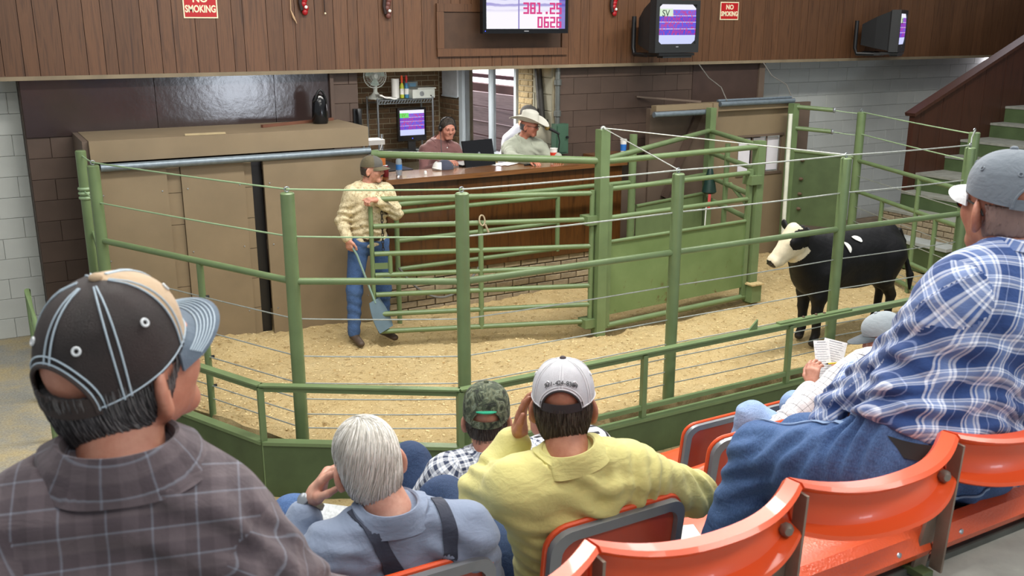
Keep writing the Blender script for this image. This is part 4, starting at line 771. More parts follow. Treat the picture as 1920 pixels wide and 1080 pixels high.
def sdf_mesh(prims, h, grow=0.0, fn=None, amp=0.0):
    """surface nets over a sparsely evaluated grid -> (verts, quads)"""
    B = 4; lo = np.full(3, 1e9); hi = -lo
    for q in prims:
        if q['neg']: continue
        for e in (q['a'], q['b']):
            c = q['fr'][0] + q['fr'][1] @ e if q['fr'] is not None else e; r = max(q['ra'], q['rb']) * q['s'].max() + grow + amp + 2 * h
            lo = np.minimum(lo, c - r); hi = np.maximum(hi, c + r)
    nb = np.ceil((hi - lo) / (B * h)).astype(int) + 1
    gi = np.stack(np.meshgrid(*[np.arange(n) for n in nb], indexing='ij'), -1).reshape(-1, 3)
    cen = (lo + (gi + .5) * B * h).astype(np.float32); fc = sdf(prims, cen, grow)
    if fn is not None: fc = fn(cen, fc)
    act = np.abs(fc) < B * h * 1.15 + amp; S = nb * B
    F = np.repeat(np.repeat(np.repeat(np.where(fc < 0, -1, 1).astype(np.float32).reshape(nb), B, 0), B, 1), B, 2)
    ga = gi[act] * B; loc = np.stack(np.meshgrid(*[np.arange(B)] * 3, indexing='ij'), -1).reshape(-1, 3)
    I = (ga[:, None, :] + loc[None]).reshape(-1, 3); p = (lo + I * h).astype(np.float32); f = sdf(prims, p, grow)
    if fn is not None: f = fn(p, f)
    F[I[:, 0], I[:, 1], I[:, 2]] = f
    s = F < 0; cnt = np.zeros(np.array(s.shape) - 1, np.int8); sl = (slice(None, -1), slice(1, None))
    for a in (0, 1):
        for b in (0, 1):
            for c in (0, 1): cnt += s[sl[a], sl[b], sl[c]]
    cells = np.argwhere((cnt > 0) & (cnt < 8)); vm = np.full(cnt.shape, -1, np.int32); vm[tuple(cells.T)] = np.arange(len(cells))
    acc = np.zeros((len(cells), 3)); num = np.zeros(len(cells))
    cor = [(a, b, c) for a in (0, 1) for b in (0, 1) for c in (0, 1)]; val = {q: F[cells[:, 0] + q[0], cells[:, 1] + q[1], cells[:, 2] + q[2]] for q in cor}
    for q in cor:
        for ax in range(3):
            if q[ax]: continue
            r = list(q); r[ax] = 1; r = tuple(r); v0, v1 = val[q], val[r]; m = (v0 < 0) != (v1 < 0); t = np.where(m, v0 / np.where(m, v0 - v1, 1), 0)
            P = np.tile(np.array(q, float), (len(cells), 1)); P[:, ax] = t; acc[m] += P[m]; num[m] += 1
    V = lo + (cells + acc / num[:, None]) * h; Q = []
    for ax in range(3):
        o = [i for i in range(3) if i != ax]; a0 = [slice(None)] * 3; a1 = [slice(None)] * 3; a0[ax] = slice(None, -1); a1[ax] = slice(1, None)
        e = np.argwhere(s[tuple(a0)] != s[tuple(a1)]); e = e[(e[:, o[0]] > 0) & (e[:, o[1]] > 0)]
        m = e.copy(); ins = s[tuple(e.T)]; idx = []
        for d0, d1 in ((-1, -1), (0, -1), (0, 0), (-1, 0)):
            c = e.copy(); c[:, o[0]] += d0; c[:, o[1]] += d1; ok = (c < np.array(cnt.shape)).all(1); c = np.minimum(c, np.array(cnt.shape) - 1); idx.append(vm[tuple(c.T)])
        q = np.stack(idx, 1); ok = (q >= 0).all(1); q = q[ok]; ins = ins[ok]; flip = ins if ax != 1 else ~ins
        q[~flip] = q[~flip][:, ::-1]; Q.append(q)
    return V, np.vstack(Q)
def np_mesh(name, parts, mats, uv=None, smooth=True):
    """parts: list of (V, Q, material index); quads (or tris as 3 columns)"""
    me = bpy.data.meshes.new(name); off = 0; Vs = []; loops = []; starts = []; mi = []; ls = 0
    for V, Q, m in parts:
        Vs.append(V); loops.append((Q + off).ravel()); starts.append(ls + np.arange(len(Q)) * Q.shape[1]); ls += Q.size; mi.append(np.broadcast_to(m, (len(Q),))); off += len(V)
    Vs = np.vstack(Vs); lp = np.concatenate(loops); st = np.concatenate(starts); mi = np.concatenate(mi)
    me.vertices.add(len(Vs)); me.vertices.foreach_set('co', Vs.ravel().astype(np.float32)); me.loops.add(len(lp)); me.loops.foreach_set('vertex_index', lp.astype(np.int32)); me.polygons.add(len(st)); me.polygons.foreach_set('loop_start', st.astype(np.int32))
    for m in mats: me.materials.append(m)
    me.polygons.foreach_set('material_index', mi.astype(np.int32)); me.polygons.foreach_set('use_smooth', np.full(len(st), smooth))
    if uv is not None: me.uv_layers.new(name='UVMap').data.foreach_set('uv', uv.ravel().astype(np.float32))
    me.update(); me.validate(); return me
def folds_fn(folds, noise=.0024):
    def fn(p, f):
        g = np.zeros(len(p), np.float32)
        for (c, n, d, lam, a, sig) in folds:
            q = p - np.asarray(c, np.float32); n_ = np.asarray(n, np.float32); n_ = n_ / np.linalg.norm(n_); d_ = np.asarray(d, np.float32); d_ = d_ / np.linalg.norm(d_)
            u = q @ n_; w = q @ d_; r2 = (q ** 2).sum(1); ph = 6.283 * u / lam + 1.4 * np.sin(w * 9 / (lam * 10) * 6.283 / 3 + u * 13); sn = np.sin(ph)
            g += 1.4 * a * (np.sign(sn) * np.abs(sn) ** .8) * np.exp(-r2 / (2 * sig * sig))
        if noise:
            u1 = p[:, 0] * .62 + p[:, 2] * .78; u2 = p[:, 0] * .75 - p[:, 2] * .55 + p[:, 1] * .4; m1 = np.sin(p[:, 0] * 9.1 + 1.3) * np.sin(p[:, 2] * 8.3 + p[:, 1] * 7.7 + .7)
            g += noise * 1.9 * (np.maximum(m1, 0) * np.sin(u1 * 78 + 2.4 * np.sin(u2 * 15)) + np.maximum(-m1, 0) * np.sin(u2 * 71 + 2.2 * np.sin(u1 * 17)))
            g += noise * .6 * (np.sin(p[:, 0] * 41 + 2 * np.sin(p[:, 2] * 23)) * np.sin(p[:, 2] * 37 + 1.7 * np.sin(p[:, 1] * 29)) + .6 * np.sin(p[:, 1] * 61 + p[:, 0] * 33))
        return f + g
    return fn
# ---- heads
def head(c, rot=(0, 0, 0), sc=1.0, jaw=1.0):
    fr = (np.asarray(c, float), eul(*rot) * sc if sc != 1 else eul(*rot)); 
    fr = (fr[0], eul(*rot)); z = lambda *q: tuple(v * sc for v in q)
    P = [E(z(0, -.014, .035), z(.077, .096, .085), .02, fr), E(z(0, .022, -.015), z(.066, .074, .085), .03, fr), E(z(0, .035, -.058), z(.058 * jaw, .055, .05), .03, fr), C(z(-.022, .075, -.092), z(.022, .075, -.092), .022 * sc, None, .02, fr=fr),
         C(z(-.036, .076, .026), z(.036, .076, .026), .016 * sc, None, .015, fr=fr), C(z(0, .088, .018), z(0, .106, -.018), .009 * sc, .0135 * sc, .012, fr=fr), C(z(-.013, .093, -.024), z(.013, .093, -.024), .0095 * sc, None, .008, fr=fr),
         E(z(-.043, .06, -.018), z(.028, .028, .03), .02, fr), E(z(.043, .06, -.018), z(.028, .028, .03), .02, fr)]
    for s in (-1, 1): P += [E(z(s * .031, .096, .006), z(.017, .014, .011), .008, fr, True), E(z(s * .031, .079, .006), z(.014, .0125, .0125), .003, fr)]
    P += [C(z(-.02, .090, -.053), z(.02, .090, -.053), .0075 * sc, None, .006, fr=fr), C(z(-.018, .089, -.066), z(.018, .089, -.066), .008 * sc, None, .006, fr=fr), C(z(-.024, .099, -.0595), z(.024, .099, -.0595), .0028 * sc, None, .003, fr=fr, neg=True)]
    for s in (-1, 1):
        fe = (fr[0] + fr[1] @ A_(*z(s * .083, -.014, -.013)), fr[1] @ eul(R(-12), 0, s * R(40)))
        P += [E((0, 0, 0), z(.011, .025, .036), .006, fe), E(z(0, .004, -.026), z(.009, .011, .014), .008, fe), E(z(s * .009, .003, .002), z(.006, .010, .020), .006, fe, True)]
    return P, fr
def hand(wrist, d, palm, curl=.5, side=1, sc=1.0, spread=.06, thumb=.5, curls=None):
    """wrist point, direction to the fingers, palm normal; side=+1 puts the thumb on cross(d,palm)"""
    w = np.asarray(wrist, float); d = np.asarray(d, float); d = d / np.linalg.norm(d); n = np.asarray(palm, float); n = n - d * (n @ d); n /= np.linalg.norm(n); x = np.cross(d, n) * side
    P = [C(w - d * .03, w + d * .02, .024 * sc, .026 * sc, .02)]
    offs = [.030, .010, -.010, -.029]; L = [.072, .080, .075, .060]
    for i in range(4):
        b0 = w + d * .015 + x * offs[i] * .55 * sc; kn = w + d * (.085 - .004 * abs(i - 1)) * sc + x * offs[i] * sc; P.append(C(b0, kn, .0155 * sc, .0125 * sc, .016))
        cu = curls[i] if curls else curl; ang = 0; cur = kn; seg = [L[i] * .46, L[i] * .31, L[i] * .25]; rr = [.0105, .0095, .0085, .0072]; fd = d + x * spread * (1.5 - i)
        fd /= np.linalg.norm(fd)
        for j in range(3):
            ang += cu * (1.0 if j else .8); dd = fd * math.cos(ang) + n * math.sin(ang); nx = cur + dd * seg[j] * sc; P.append(C(cur, nx, rr[j] * sc, rr[j + 1] * sc, .004)); cur = nx
    t0 = w + d * .02 + x * .022 * sc; t1 = t0 + (d * .030 + x * .030 + n * .010 * thumb) * sc; t2 = t1 + (d * .032 + x * .012 + n * .022 * thumb) * sc; t3 = t2 + (d * .026 - x * .002 + n * .018 * thumb) * sc
    P += [C(t0, t1, .017 * sc, .0135 * sc, .012), C(t1, t2, .0115 * sc, .0105 * sc, .005), C(t2, t3, .0105 * sc, .008 * sc, .004)]
    return P
def hair_shell(fr, grow=.010, front=.035, nape=-.075, fn_extra=None, sc=1.0, low=.35, zc=9.0):
    fr_ = fr; P = [E((0, -.014 * sc, .035 * sc), (.079 * sc, .098 * sc, .087 * sc), .02, fr), E((0, -.034 * sc, -.032 * sc), (.069 * sc, .069 * sc, .082 * sc), .03, fr)]
    def fn(p, f):
        q = (p - fr_[0].astype(np.float32)) @ fr_[1].astype(np.float32); f = np.maximum(f, q[:, 1] * .9 - q[:, 2] * .42 - front); f = np.maximum(f, -q[:, 2] + nape - low * np.maximum(q[:, 1], -.05))
        f = np.maximum(f, np.where(np.abs(q[:, 0]) > .05, .018 - np.hypot(q[:, 1] + .006, q[:, 2] + .004) * .62, -1))
        f = np.maximum(f, q[:, 2] - zc)
        f += .0016 * np.sin(np.arctan2(q[:, 0], -q[:, 1]) * 46 + 3 * np.sin(q[:, 2] * 40))
        return f
    return sdf_mesh(P, .0055, grow, fn, .004)
def strands(fr, n, grow, lens, rng, swirl=.0, r=.0011, front=.035, nape=-.075, top=1.2, low=.35, comb=0.0, sc=1.0):
    """short hair strands lying along the skull from the crown downwards"""
    V = []; Q = []; m = []; k = 6; off = 0
    for _ in range(n):
        az = rng.uniform(-math.pi, math.pi); el0 = rng.uniform(-.95, top); L = rng.uniform(*lens); pts = []
        lift = rng.uniform(0, .006); 
        for j in range(k):
            el = el0 - L * j / (k - 1) / .09; a = az + swirl * (L * j / (k - 1)) / .09 + comb * j / k
            p = A_(math.sin(a) * math.cos(el) * .079, -math.cos(a) * math.cos(el) * .098, math.sin(el) * .087) * (1 + (grow + lift * (1 - abs(j / (k - 1) - .4))) / .088) * sc + A_(0, -.014, .035) * sc
            if el < -.5: p[:2] *= 1 - .10 * (-.5 - el)
            pts.append(p)
        P0, P1 = pts[0], pts[-1]
        if P1[1] * .9 - P1[2] * .42 - front > 0 or -P1[2] + nape - low * max(P1[1], -.05) > .006: continue
        if abs(P1[0]) > .05 and math.hypot(P1[1] + .006, P1[2] + .004) < .03: continue
        pts = np.array(pts); T = np.gradient(pts, axis=0); N = pts - A_(0, -.014, .02) * sc; X = np.cross(T, N); X /= np.linalg.norm(X, axis=1, keepdims=True) + 1e-9; N /= np.linalg.norm(N, axis=1, keepdims=True)
        rr = r * np.array([.6, 1, 1, .9, .7, .2])[:, None]
        ring = np.stack([pts + X * rr, pts - X * rr, pts + N * rr * 1.2], 1).reshape(-1, 3); V.append(ring)
        b = np.arange(k - 1)[:, None] * 3 + off
        for u, w in ((0, 1), (1, 2), (2, 0)): Q.append(np.concatenate([b + u, b + w, b + 3 + w, b + 3 + u], 1))
        m.append(np.full(3 * (k - 1), rng.integers(0, 3))); off += 3 * k
    V = np.vstack(V); ctr = V.reshape(-1, 3, 3).mean(1); prim = [E((0, -.014 * sc, .035 * sc), (.079 * sc, .098 * sc, .087 * sc), .02), E((0, -.034 * sc, -.032 * sc), (.069 * sc, .069 * sc, .082 * sc), .03)]
    for _ in range(2):
        f0 = sdf(prim, ctr.astype(np.float32), grow); G = np.stack([sdf(prim, (ctr + np.eye(3)[i] * .002).astype(np.float32), grow) - f0 for i in range(3)], 1); G /= np.linalg.norm(G, axis=1, keepdims=True) + 1e-9
        tgt = rng.uniform(.0005, .0045, len(ctr) // k).repeat(k) * np.tile([.6, 1, 1, .9, .6, .1], len(ctr) // k); d = ((tgt - f0)[:, None] * G); ctr = ctr + d; V = (V.reshape(-1, 3, 3) + d[:, None, :]).reshape(-1, 3)
    V = V @ fr[1].T + fr[0]; return V, np.vstack(Q), np.concatenate(m)
# ---- people
SKIN = {}
def skin(c='#c08a72'):
    if c not in SKIN:
        t = NT('skin' + c); v = t.coord('Object'); n = t.noise(v, 28, 5, .6); n2 = t.noise(v, 260, 3, .6); q = lin(c); lo = (q[0] * .86, q[1] * .70, q[2] * .66, 1); hi = (min(1, q[0] * 1.1), q[1] * 1.1, q[2] * 1.1, 1)
        t.link(t.ramp(n.outputs[0], [(.3, lo), (.65, hi)]), t.b.inputs['Base Color']); t.b.inputs['Roughness'].default_value = .5; t.b.inputs['Subsurface Weight'].default_value = .08; t.b.inputs['Subsurface Radius'].default_value = (.01, .004, .002); t.bump(n2.outputs[0], .12, .002); SKIN[c] = t.m
    return SKIN[c]
def seg_uv(cen, bones):
    """nearest bone per point; bones: list of (a,b,ra,rb)"""
    D = []
    for (a, b, ra, rb) in bones:
        ba = b - a; t = np.clip((cen - a) @ ba / (ba @ ba), 0, 1); D.append(np.linalg.norm(cen - a - t[:, None] * ba, axis=1) - (ra + (rb - ra) * t))
    return np.argmin(np.array(D), 0)
def cloth_uv(V, Q, torso, arms, ref):
    """UV in metres: torso is laid flat from behind, limbs are unrolled around their bone"""
    cen = V[Q].mean(1); bones = torso + arms; w = seg_uv(cen, bones); P = V[Q]; uv = np.zeros(P.shape[:2] + (2,))
    o, ax, ay, az = ref; rel = P - o
    uv[..., 0] = rel @ ax; uv[..., 1] = rel @ az + .85 * (rel @ ay)
    L0 = 0
    for i, (a, b, ra, rb) in enumerate(arms):
        m = w == len(torso) + i; d = (b - a) / np.linalg.norm(b - a); x = np.cross(d, ay + .01); x /= np.linalg.norm(x); y = np.cross(d, x); rl = P[m] - a
        t = rl @ d; an = np.arctan2(rl @ y, rl @ x); ca = np.arctan2((cen[m] - a) @ y, (cen[m] - a) @ x)[:, None]; an = ca + (an - ca + math.pi) % (2 * math.pi) - math.pi
        uv[m, :, 0] = an * .055; uv[m, :, 1] = t + (.3 if i % 2 else 0)
    return uv
def plaid(name, base, ustops, vstops, pu, pv, warp=.0, rough=.85, mixu=.5, fine=0.0):
    """tartan from two colour ramps repeating every pu / pv metres of cloth"""
    t = NT(name); uvn = t.new('ShaderNodeUVMap'); sx = t.new('ShaderNodeSeparateXYZ'); t.link(uvn.outputs[0], sx.inputs[0])
    fu = t.math('FRACT', t.math('DIVIDE', t.math('ADD', sx.outputs[0], 10), pu)); fv = t.math('FRACT', t.math('DIVIDE', t.math('ADD', sx.outputs[1], 10), pv))
    a = t.ramp(fu, ustops); b = t.ramp(fv, vstops); col = t.mix(mixu, a, b)
    n = t.noise(t.coord('Object'), 5, 3); col = t.mix(1.0, col, t.ramp(n.outputs[0], [(.3, (.9, .9, .9, 1)), (.7, (1, 1, 1, 1))]), 'MULTIPLY')
    t.link(col, t.b.inputs['Base Color']); t.b.inputs['Roughness'].default_value = rough; t.b.inputs['Sheen Weight'].default_value = .1; crease(t); return t.m
def denim(name, c, fade='#7f9cc0'):
    t = NT(name); v = t.coord('Object'); n = t.noise(v, 5, 4, .6); n2 = t.noise(t.coord('Object', (1, 1, .25)), 330, 3, .7); q = lin(c); f = t.ramp(n.outputs[0], [(.35, (0, 0, 0, 1)), (.8, (1, 1, 1, 1))]); col = t.mix(t.math('MULTIPLY', f, .55), q, fade)
    col = t.mix(.35, col, t.ramp(n2.outputs[0], [(.35, tuple(x * .5 for x in q[:3]) + (1,)), (.65, fade)])); t.link(col, t.b.inputs['Base Color']); t.b.inputs['Roughness'].default_value = .9; crease(t, 330, .22); return t.m
def crease(t, weave=420, st=.20):
    """cloth relief: soft creases plus weave"""
    v = t.coord('Object'); a = t.noise(v, 9, 3, .5, 1.6); b = t.noise(t.coord('Object', (1, 1, 2.2), (.4, .5, 0)), 16, 3, .55, 1.2); w = t.noise(v, weave, 2)
    h = t.math('ADD', t.math('ADD', a.outputs[0], t.math('MULTIPLY', b.outputs[0], .6)), t.math('MULTIPLY', w.outputs[0], .05)); t.bump(h, st, .03)
def fabric(name, c, var=.07, rough=.85, bs=350):
    if name in MATS: return MATS[name]
    t = NT(name); n = t.noise(t.coord('Object'), 7, 4); q = lin(c); t.link(t.ramp(n.outputs[0], [(.3, tuple(x * (1 - var) for x in q[:3]) + (1,)), (.7, tuple(min(1, x * (1 + var)) for x in q[:3]) + (1,))]), t.b.inputs['Base Color']); t.b.inputs['Roughness'].default_value = rough; t.b.inputs['Sheen Weight'].default_value = .12
    crease(t); MATS[name] = t.m; return t.m
class Person: pass
def person(label, J, shirt, trousers, skin_c='#c08a72', h=.008, hh=.005, head_rot=(0, 0, 0), hsc=1.0, build=1.0, folds=(), tfolds=(), hands=(), group=None, sleeve=.97, legs=True, boots=None, name='person', neck_r=.056, tail=.12, uvs=True, belly=0.0, shirt_grow=.014, jaw=1.0, cuff=None, shirt_mats=None, seat_cut=None):
    """J: joints in world space. Returns Person with .root (body mesh), .fr (head frame)"""
    g = {k: np.asarray(v, float) for k, v in J.items()}; b = build; o = Person(); S_L, S_R, NB, PV, HC = g['shL'], g['shR'], g['neck'], g['pelvis'], g['head']
    up = (NB - PV) / np.linalg.norm(NB - PV); ax = S_R - S_L; ax -= up * (ax @ up); ax /= np.linalg.norm(ax); ay = np.cross(up, ax); M = np.stack([ax, ay, up], 1); fr = (PV, M); H_ = np.linalg.norm(NB - PV)
    torso = [E((0, .0, .02), (.165 * b, .125 * b, .12), .06, fr), E((0, .015 + belly * .5, H_ * .38), (.155 * b, .115 * b + belly, .16), .08, fr), E((0, -.005, H_ * .70), (.165 * b, .115 * b, .155), .07, fr)]
    sl, sr = M.T @ (S_L - PV), M.T @ (S_R - PV); tr = A_(0, -.02, H_ - .01)
    torso += [C(sl * .86 + tr * .14, tr + A_(-.03, 0, .0), .060 * b, .055, .06, fr=fr), C(sr * .86 + tr * .14, tr + A_(.03, 0, 0), .060 * b, .055, .06, fr=fr), C(sl * .9, sr * .9, .058 * b, None, .06, fr=fr)]
    arms = []; bones = []
    for s in 'LR':
        if 'el' + s not in g: continue
        a, e, w = g['sh' + s], g['el' + s], g['wr' + s]; arms += [C(a, e, .058 * b, .046 * b, .035), C(e, w, .045 * b, .032 * b, .03)]; bones += [(a, e, .055 * b, .045 * b), (e, e + (w - e) * sleeve, .045 * b, .034)]
    leg = []
    for s in 'LR':
        if 'kn' + s not in g: continue
        a, e, w = g['hip' + s], g['kn' + s], g['an' + s]; leg += [C(a, e, .088 * b, .064 * b, .05), C(e, w, .062 * b, .046 * b, .03)]
    hp, hfr = head(HC, head_rot, hsc, jaw); o.fr = hfr; o.sc = hsc
    nk = HC + hfr[1] @ A_(0, -.026, -.045) * hsc; neck = [C(nk, NB + M @ A_(0, -.005, .0), neck_r * .93, neck_r * 1.1, .03), C(NB - up * .05, NB - up * .12, .058, .10, .04, (1, 1, 1))]
    o.M, o.NB, o.PV, o.g, o.H = M, NB, PV, g, H_; o.sp = torso; o.sg = shirt_grow
    parts = []; sk = skin(skin_c)
    V, Q = sdf_mesh(hp + neck, hh); parts.append((V, Q, 0))
    core = torso + [dict(q) for q in arms + leg]; V, Q = sdf_mesh(core, .016, -.016); parts.append((V, Q, 0))
    for hd in hands:
        V, Q = sdf_mesh(hd, min(hh, .0045)); parts.append((V, Q, 0))
    eb = MB()
    for s in (-1, 1): eb.ell(hfr[0] + hfr[1] @ (A_(s * .031, .0845, .006) * hsc), (.0085 * hsc, .0085 * hsc, .0075 * hsc), 10, 6, 1)
    for s in (-1, 1): eb.tube([hfr[0] + hfr[1] @ (A_(s * q[0], q[1], q[2]) * hsc) for q in ((.014, .093, .028), (.03, .093, .033), (.046, .083, .028))], [.003, .004, .002], 6, 2)
    fa = [f for f, m in zip(eb.f, eb.m)]; mi = np.array(eb.m); q4 = np.array([f for f in eb.f if len(f) == 4]); m4 = np.array([m for f, m in zip(eb.f, eb.m) if len(f) == 4]); parts.append((np.array(eb.v), q4, m4))
    o.root = link(name, np_mesh(name, parts, [sk, mat('eye_dark', '#2a2320', .2), mat('brow_hair', '#4a3b30', .9)])); tag(o.root, label, 'person', group, 'thing')
    # shirt
    sp = torso + [C(q['a'], q['a'] + (q['b'] - q['a']) * (sleeve if i % 2 else 1), q['ra'], q['rb'] + (.006 if i % 2 else 0), q['k']) for i, q in enumerate(arms)]
    ff = folds_fn(folds); nb2 = NB + up * .02 
    cuts = [(nb2, up)] + ([(PV - up * tail, -up)] if tail is not None else [])
    def sfn(p, f):
        f = ff(p, f); q = p - NB.astype(np.float32)
        rr = np.linalg.norm(q - np.outer(q @ up, up).astype(np.float32), axis=1); f = np.where(rr < .10, np.maximum(f, q @ up.astype(np.float32) - .035), f)
        if tail is not None: 
            z = (p - PV.astype(np.float32)) @ up.astype(np.float32); near = np.linalg.norm(p - PV.astype(np.float32), axis=1) < .24
            f = np.where(near & (z < .2), np.maximum(f, -z - tail), f)
        return f
    V, Q = sdf_mesh(sp, h, shirt_grow, sfn, .012)
    tb = [(M @ A_(0, 0, 0) + PV, M @ A_(0, 0, H_) + PV, .15, .13), (PV + M @ (sl * .8), PV + M @ (sr * .8), .06, .06)]
    uv = cloth_uv(V, Q, tb, bones, (NB, M[:, 0], M[:, 1], M[:, 2])) if uvs else None
    o.shirt = link('shirt', np_mesh('shirt', [(V, Q, 0)], [shirt], uv), o.root)
    if leg and legs:
        tp = [torso[0]] + leg; tf = folds_fn(tfolds, .0015); V, Q = sdf_mesh(tp, h, .014, tf, .01); o.trousers = link('trousers', np_mesh('trousers', [(V, Q, 0)], [trousers]), o.root)
    if legs:
        for s in 'LR':
            if 'an' + s not in g: continue
            a = g['an' + s]; fd = g.get('toe' + s, a + A_(0, .2, -.06)); bm = boots or mat('brown_boot', '#4b3c30', .6)
            d = fd - a; V, Q = sdf_mesh([C(a + A_(0, 0, .06), a + A_(0, 0, -.02), .05, .045, .03), C(a + A_(0, 0, -.035), fd, .043, .036, .03, (1, 1, .85))], .009, 0, (lambda zf: (lambda p, f: np.maximum(f, zf - p[:, 2])))(float(min(a[2], fd[2])) - .06)); link('boot', np_mesh('boot', [(V, Q, 0)], [bm]), o.root)
    return o
def collar(o, m, r=.074, hgt=.046, flare=.020, tilt=-.25, open_=.5, uv=False, zoff=0.0, spread=.0):
    """fold-over shirt collar around the neck"""
    n = 44; P = np.zeros((7, n, 3)); UV = []
    for j in range(n):
        a = -math.pi + open_ + (2 * math.pi - 2 * open_) * j / (n - 1); fr_ = max(0, math.cos(a))      # a=0 is the nape, +-pi the throat
        front = (1 - math.cos(a)) / 2
        prof = [(r - .004, -.012), (r - .004, hgt * .55), (r - .001, hgt), (r + .004, hgt + .003), (r + .009, hgt - .002), (r + .012 + flare * .6, hgt * .40), (r + .014 + flare + .012 * front, -.012 - .022 * front - spread * front)]
        for i, (rr, z) in enumerate(prof):
            z2 = z + zoff + .022 - .045 * front; P[i, j] = o.NB + o.M @ A_(math.sin(a) * rr * 1.02, -math.cos(a) * rr * 1.06 - .004, z2)
    for i in (5, 6):
        for _ in range(2):
            f0 = sdf(o.sp, P[i].astype(np.float32), o.sg); G = np.stack([sdf(o.sp, (P[i] + np.eye(3)[a_] * .003).astype(np.float32), o.sg) - f0 for a_ in range(3)], 1); G /= np.linalg.norm(G, axis=1, keepdims=True) + 1e-9; P[i] += np.clip(.006 - f0, 0, .012)[:, None] * G
    mb = MB().grid(P, thick=.0035); ob = mb.build('collar', m, o.root)
    if True:
        me = ob.data; l = me.uv_layers.new(name='UVMap'); co = np.zeros(len(me.vertices) * 3); me.vertices.foreach_get('co', co); co = co.reshape(-1, 3); vi = np.zeros(len(me.loops), int); me.loops.foreach_get('vertex_index', vi); q = (co - o.NB) @ o.M; an = np.arctan2(q[:, 0], -q[:, 1]); uvv = np.stack([an * .085, q[:, 2] * 1.2], 1); l.data.foreach_set('uv', uvv[vi].ravel())
    return ob
def cuff_ring(o, s, m, r=.04, w=.05, t=.93):
    e, wr = o.g['el' + s], o.g['wr' + s]; d = (wr - e) / np.linalg.norm(wr - e); c = e + (wr - e) * t; mb = MB().lathe([(r, -w), (r + .003, -w * .9), (r + .001, 0), (r - .004, 0), (r - .005, -w)], 24, c, d, cap=False)
    ob = mb.build('cuff', m, o.root); return ob
def cap(o, mats, hole=True, strap=True, bill=None, ztop=.128, zb=(.045, .018), rx=.087, ry=.108, stitch=None, eyelet=None, button=None, bill_len=.075, bill_curve=.022, arch=None, front_az=62, bill_rows=0, tilt=0.0, yaw=0.0, lift=0.0, squ=2.5):
    """six-panel cap in the head frame. mats: (front panels, rear panels)"""
    fr = o.fr; sc = o.sc; Mt = fr[1] @ eul(tilt, 0, yaw); T = lambda x, y, z: fr[0] + Mt @ (A_(x, y - .012, z + lift) * sc)
    nA, nV = 144, 34
    def pt(az, v, out=0.0):
        z0 = zb[1] + (zb[0] - zb[1]) * (1 + math.cos(az)) / 2; rr = (1 - v ** squ) ** (1 / 2.1) * (1 + .02 * math.cos(az) * v); pk = 1 + .012 * (1 - abs(math.cos(3 * az + math.pi / 2 * 0)))
        return T(math.sin(az) * (rx + out) * rr * pk, math.cos(az) * (ry + out) * rr * pk, z0 + v * (ztop - z0) + out * v * .8)
    ha, hv = R(37), .47
    inh = lambda az, v: hole and ((abs(abs(az) - math.pi)) / ha) ** 2 + ((v - .0) / hv) ** 2 < 1
    azs = np.linspace(-math.pi, math.pi, nA + 1)[:-1]; vs = np.sin(np.linspace(0, 1, nV) * math.pi / 2) ** 1.0; V = [pt(a, v) for v in vs for a in azs]; V2 = [pt(a, v, -.003) for v in vs for a in azs]
    root = MB(); F = []; ms = []; n0 = nA * nV
    keep = np.zeros((nV - 1, nA), bool)
    for i in range(nV - 1):
        for j in range(nA):
            ac = azs[j] + math.pi / nA; vc = (vs[i] + vs[i + 1]) / 2
            if inh(ac, vc): continue
            keep[i, j] = True; j2 = (j + 1) % nA; F.append((i * nA + j, i * nA + j2, (i + 1) * nA + j2, (i + 1) * nA + j)); ms.append(0 if abs(ac) < R(front_az) else 1)
            F.append(tuple(x + n0 for x in F[-1][::-1])); ms.append(ms[-1])
    me = MB(); me.add(V + V2, F); me.m = ms; c = me.build('cap', list(mats), o.root, angle=60)
    if stitch:
        st = MB()
        for az in (R(-60), R(60), R(-120), R(120), math.pi, 0):
            for d in (-.045, .045):
                st.tube([pt(az + d * (1 + .6 * v), v, .0012) for v in np.linspace(0.01 if not (hole and abs(az) > 3) else hv, .985, 16)], .0013, 5)
        for dv in (.0,):
            st.tube([pt(a, .035, .0012) for a in np.linspace(-math.pi + ha, math.pi - ha, 60)], .0012, 5)
        if hole:
            for k in (1.06, 1.18): st.tube([pt(math.pi + ha * k * math.cos(t), hv * k * math.sin(t) if math.sin(t) > 0 else 0, .0012) for t in np.linspace(.03, math.pi - .03, 26)], .0013, 5)
        st.build('stitching', stitch, c)
    if hole:
        MB().tube([pt(math.pi + ha * math.cos(t), max(0, hv * math.sin(t)), .0008) for t in np.linspace(0, math.pi, 30)], .0032, 8).build('arch_binding', arch or mats[1], c)
        if strap:
            P = np.zeros((3, 20, 3))
            for i, v in enumerate((-.03, .06, .16)):
                for j, az in enumerate(np.linspace(math.pi - ha * 1.1, math.pi + ha * 1.1, 20)): P[i, j] = pt(az, abs(v) if v > 0 else 0, .002) - (0 if v > 0 else .004) * fr[1][:, 2]
            MB().grid(P, thick=.003).build('strap', arch or mats[1], c)
    if eyelet:
        for az in (R(30), R(-30), R(90), R(-90), R(150), R(-150)):
            p = pt(az, .60, .001); q = pt(az, .60, .01); nrm = (q - p) / np.linalg.norm(q - p); x, y, _ = basis(nrm); MB().tube([p + (x * math.cos(a) + y * math.sin(a)) * .0048 for a in np.linspace(0, 6.283, 13)[:-1]], .0019, 6, closed=True).build('eyelet', eyelet, c)
    if button is not None: MB().ell(pt(0, .999, .002), (.0095, .0095, .006), 12, 8, rot=Mt).build('button', button, c)
    bm = bill or mats[0]; P = np.zeros((9, 25, 3))
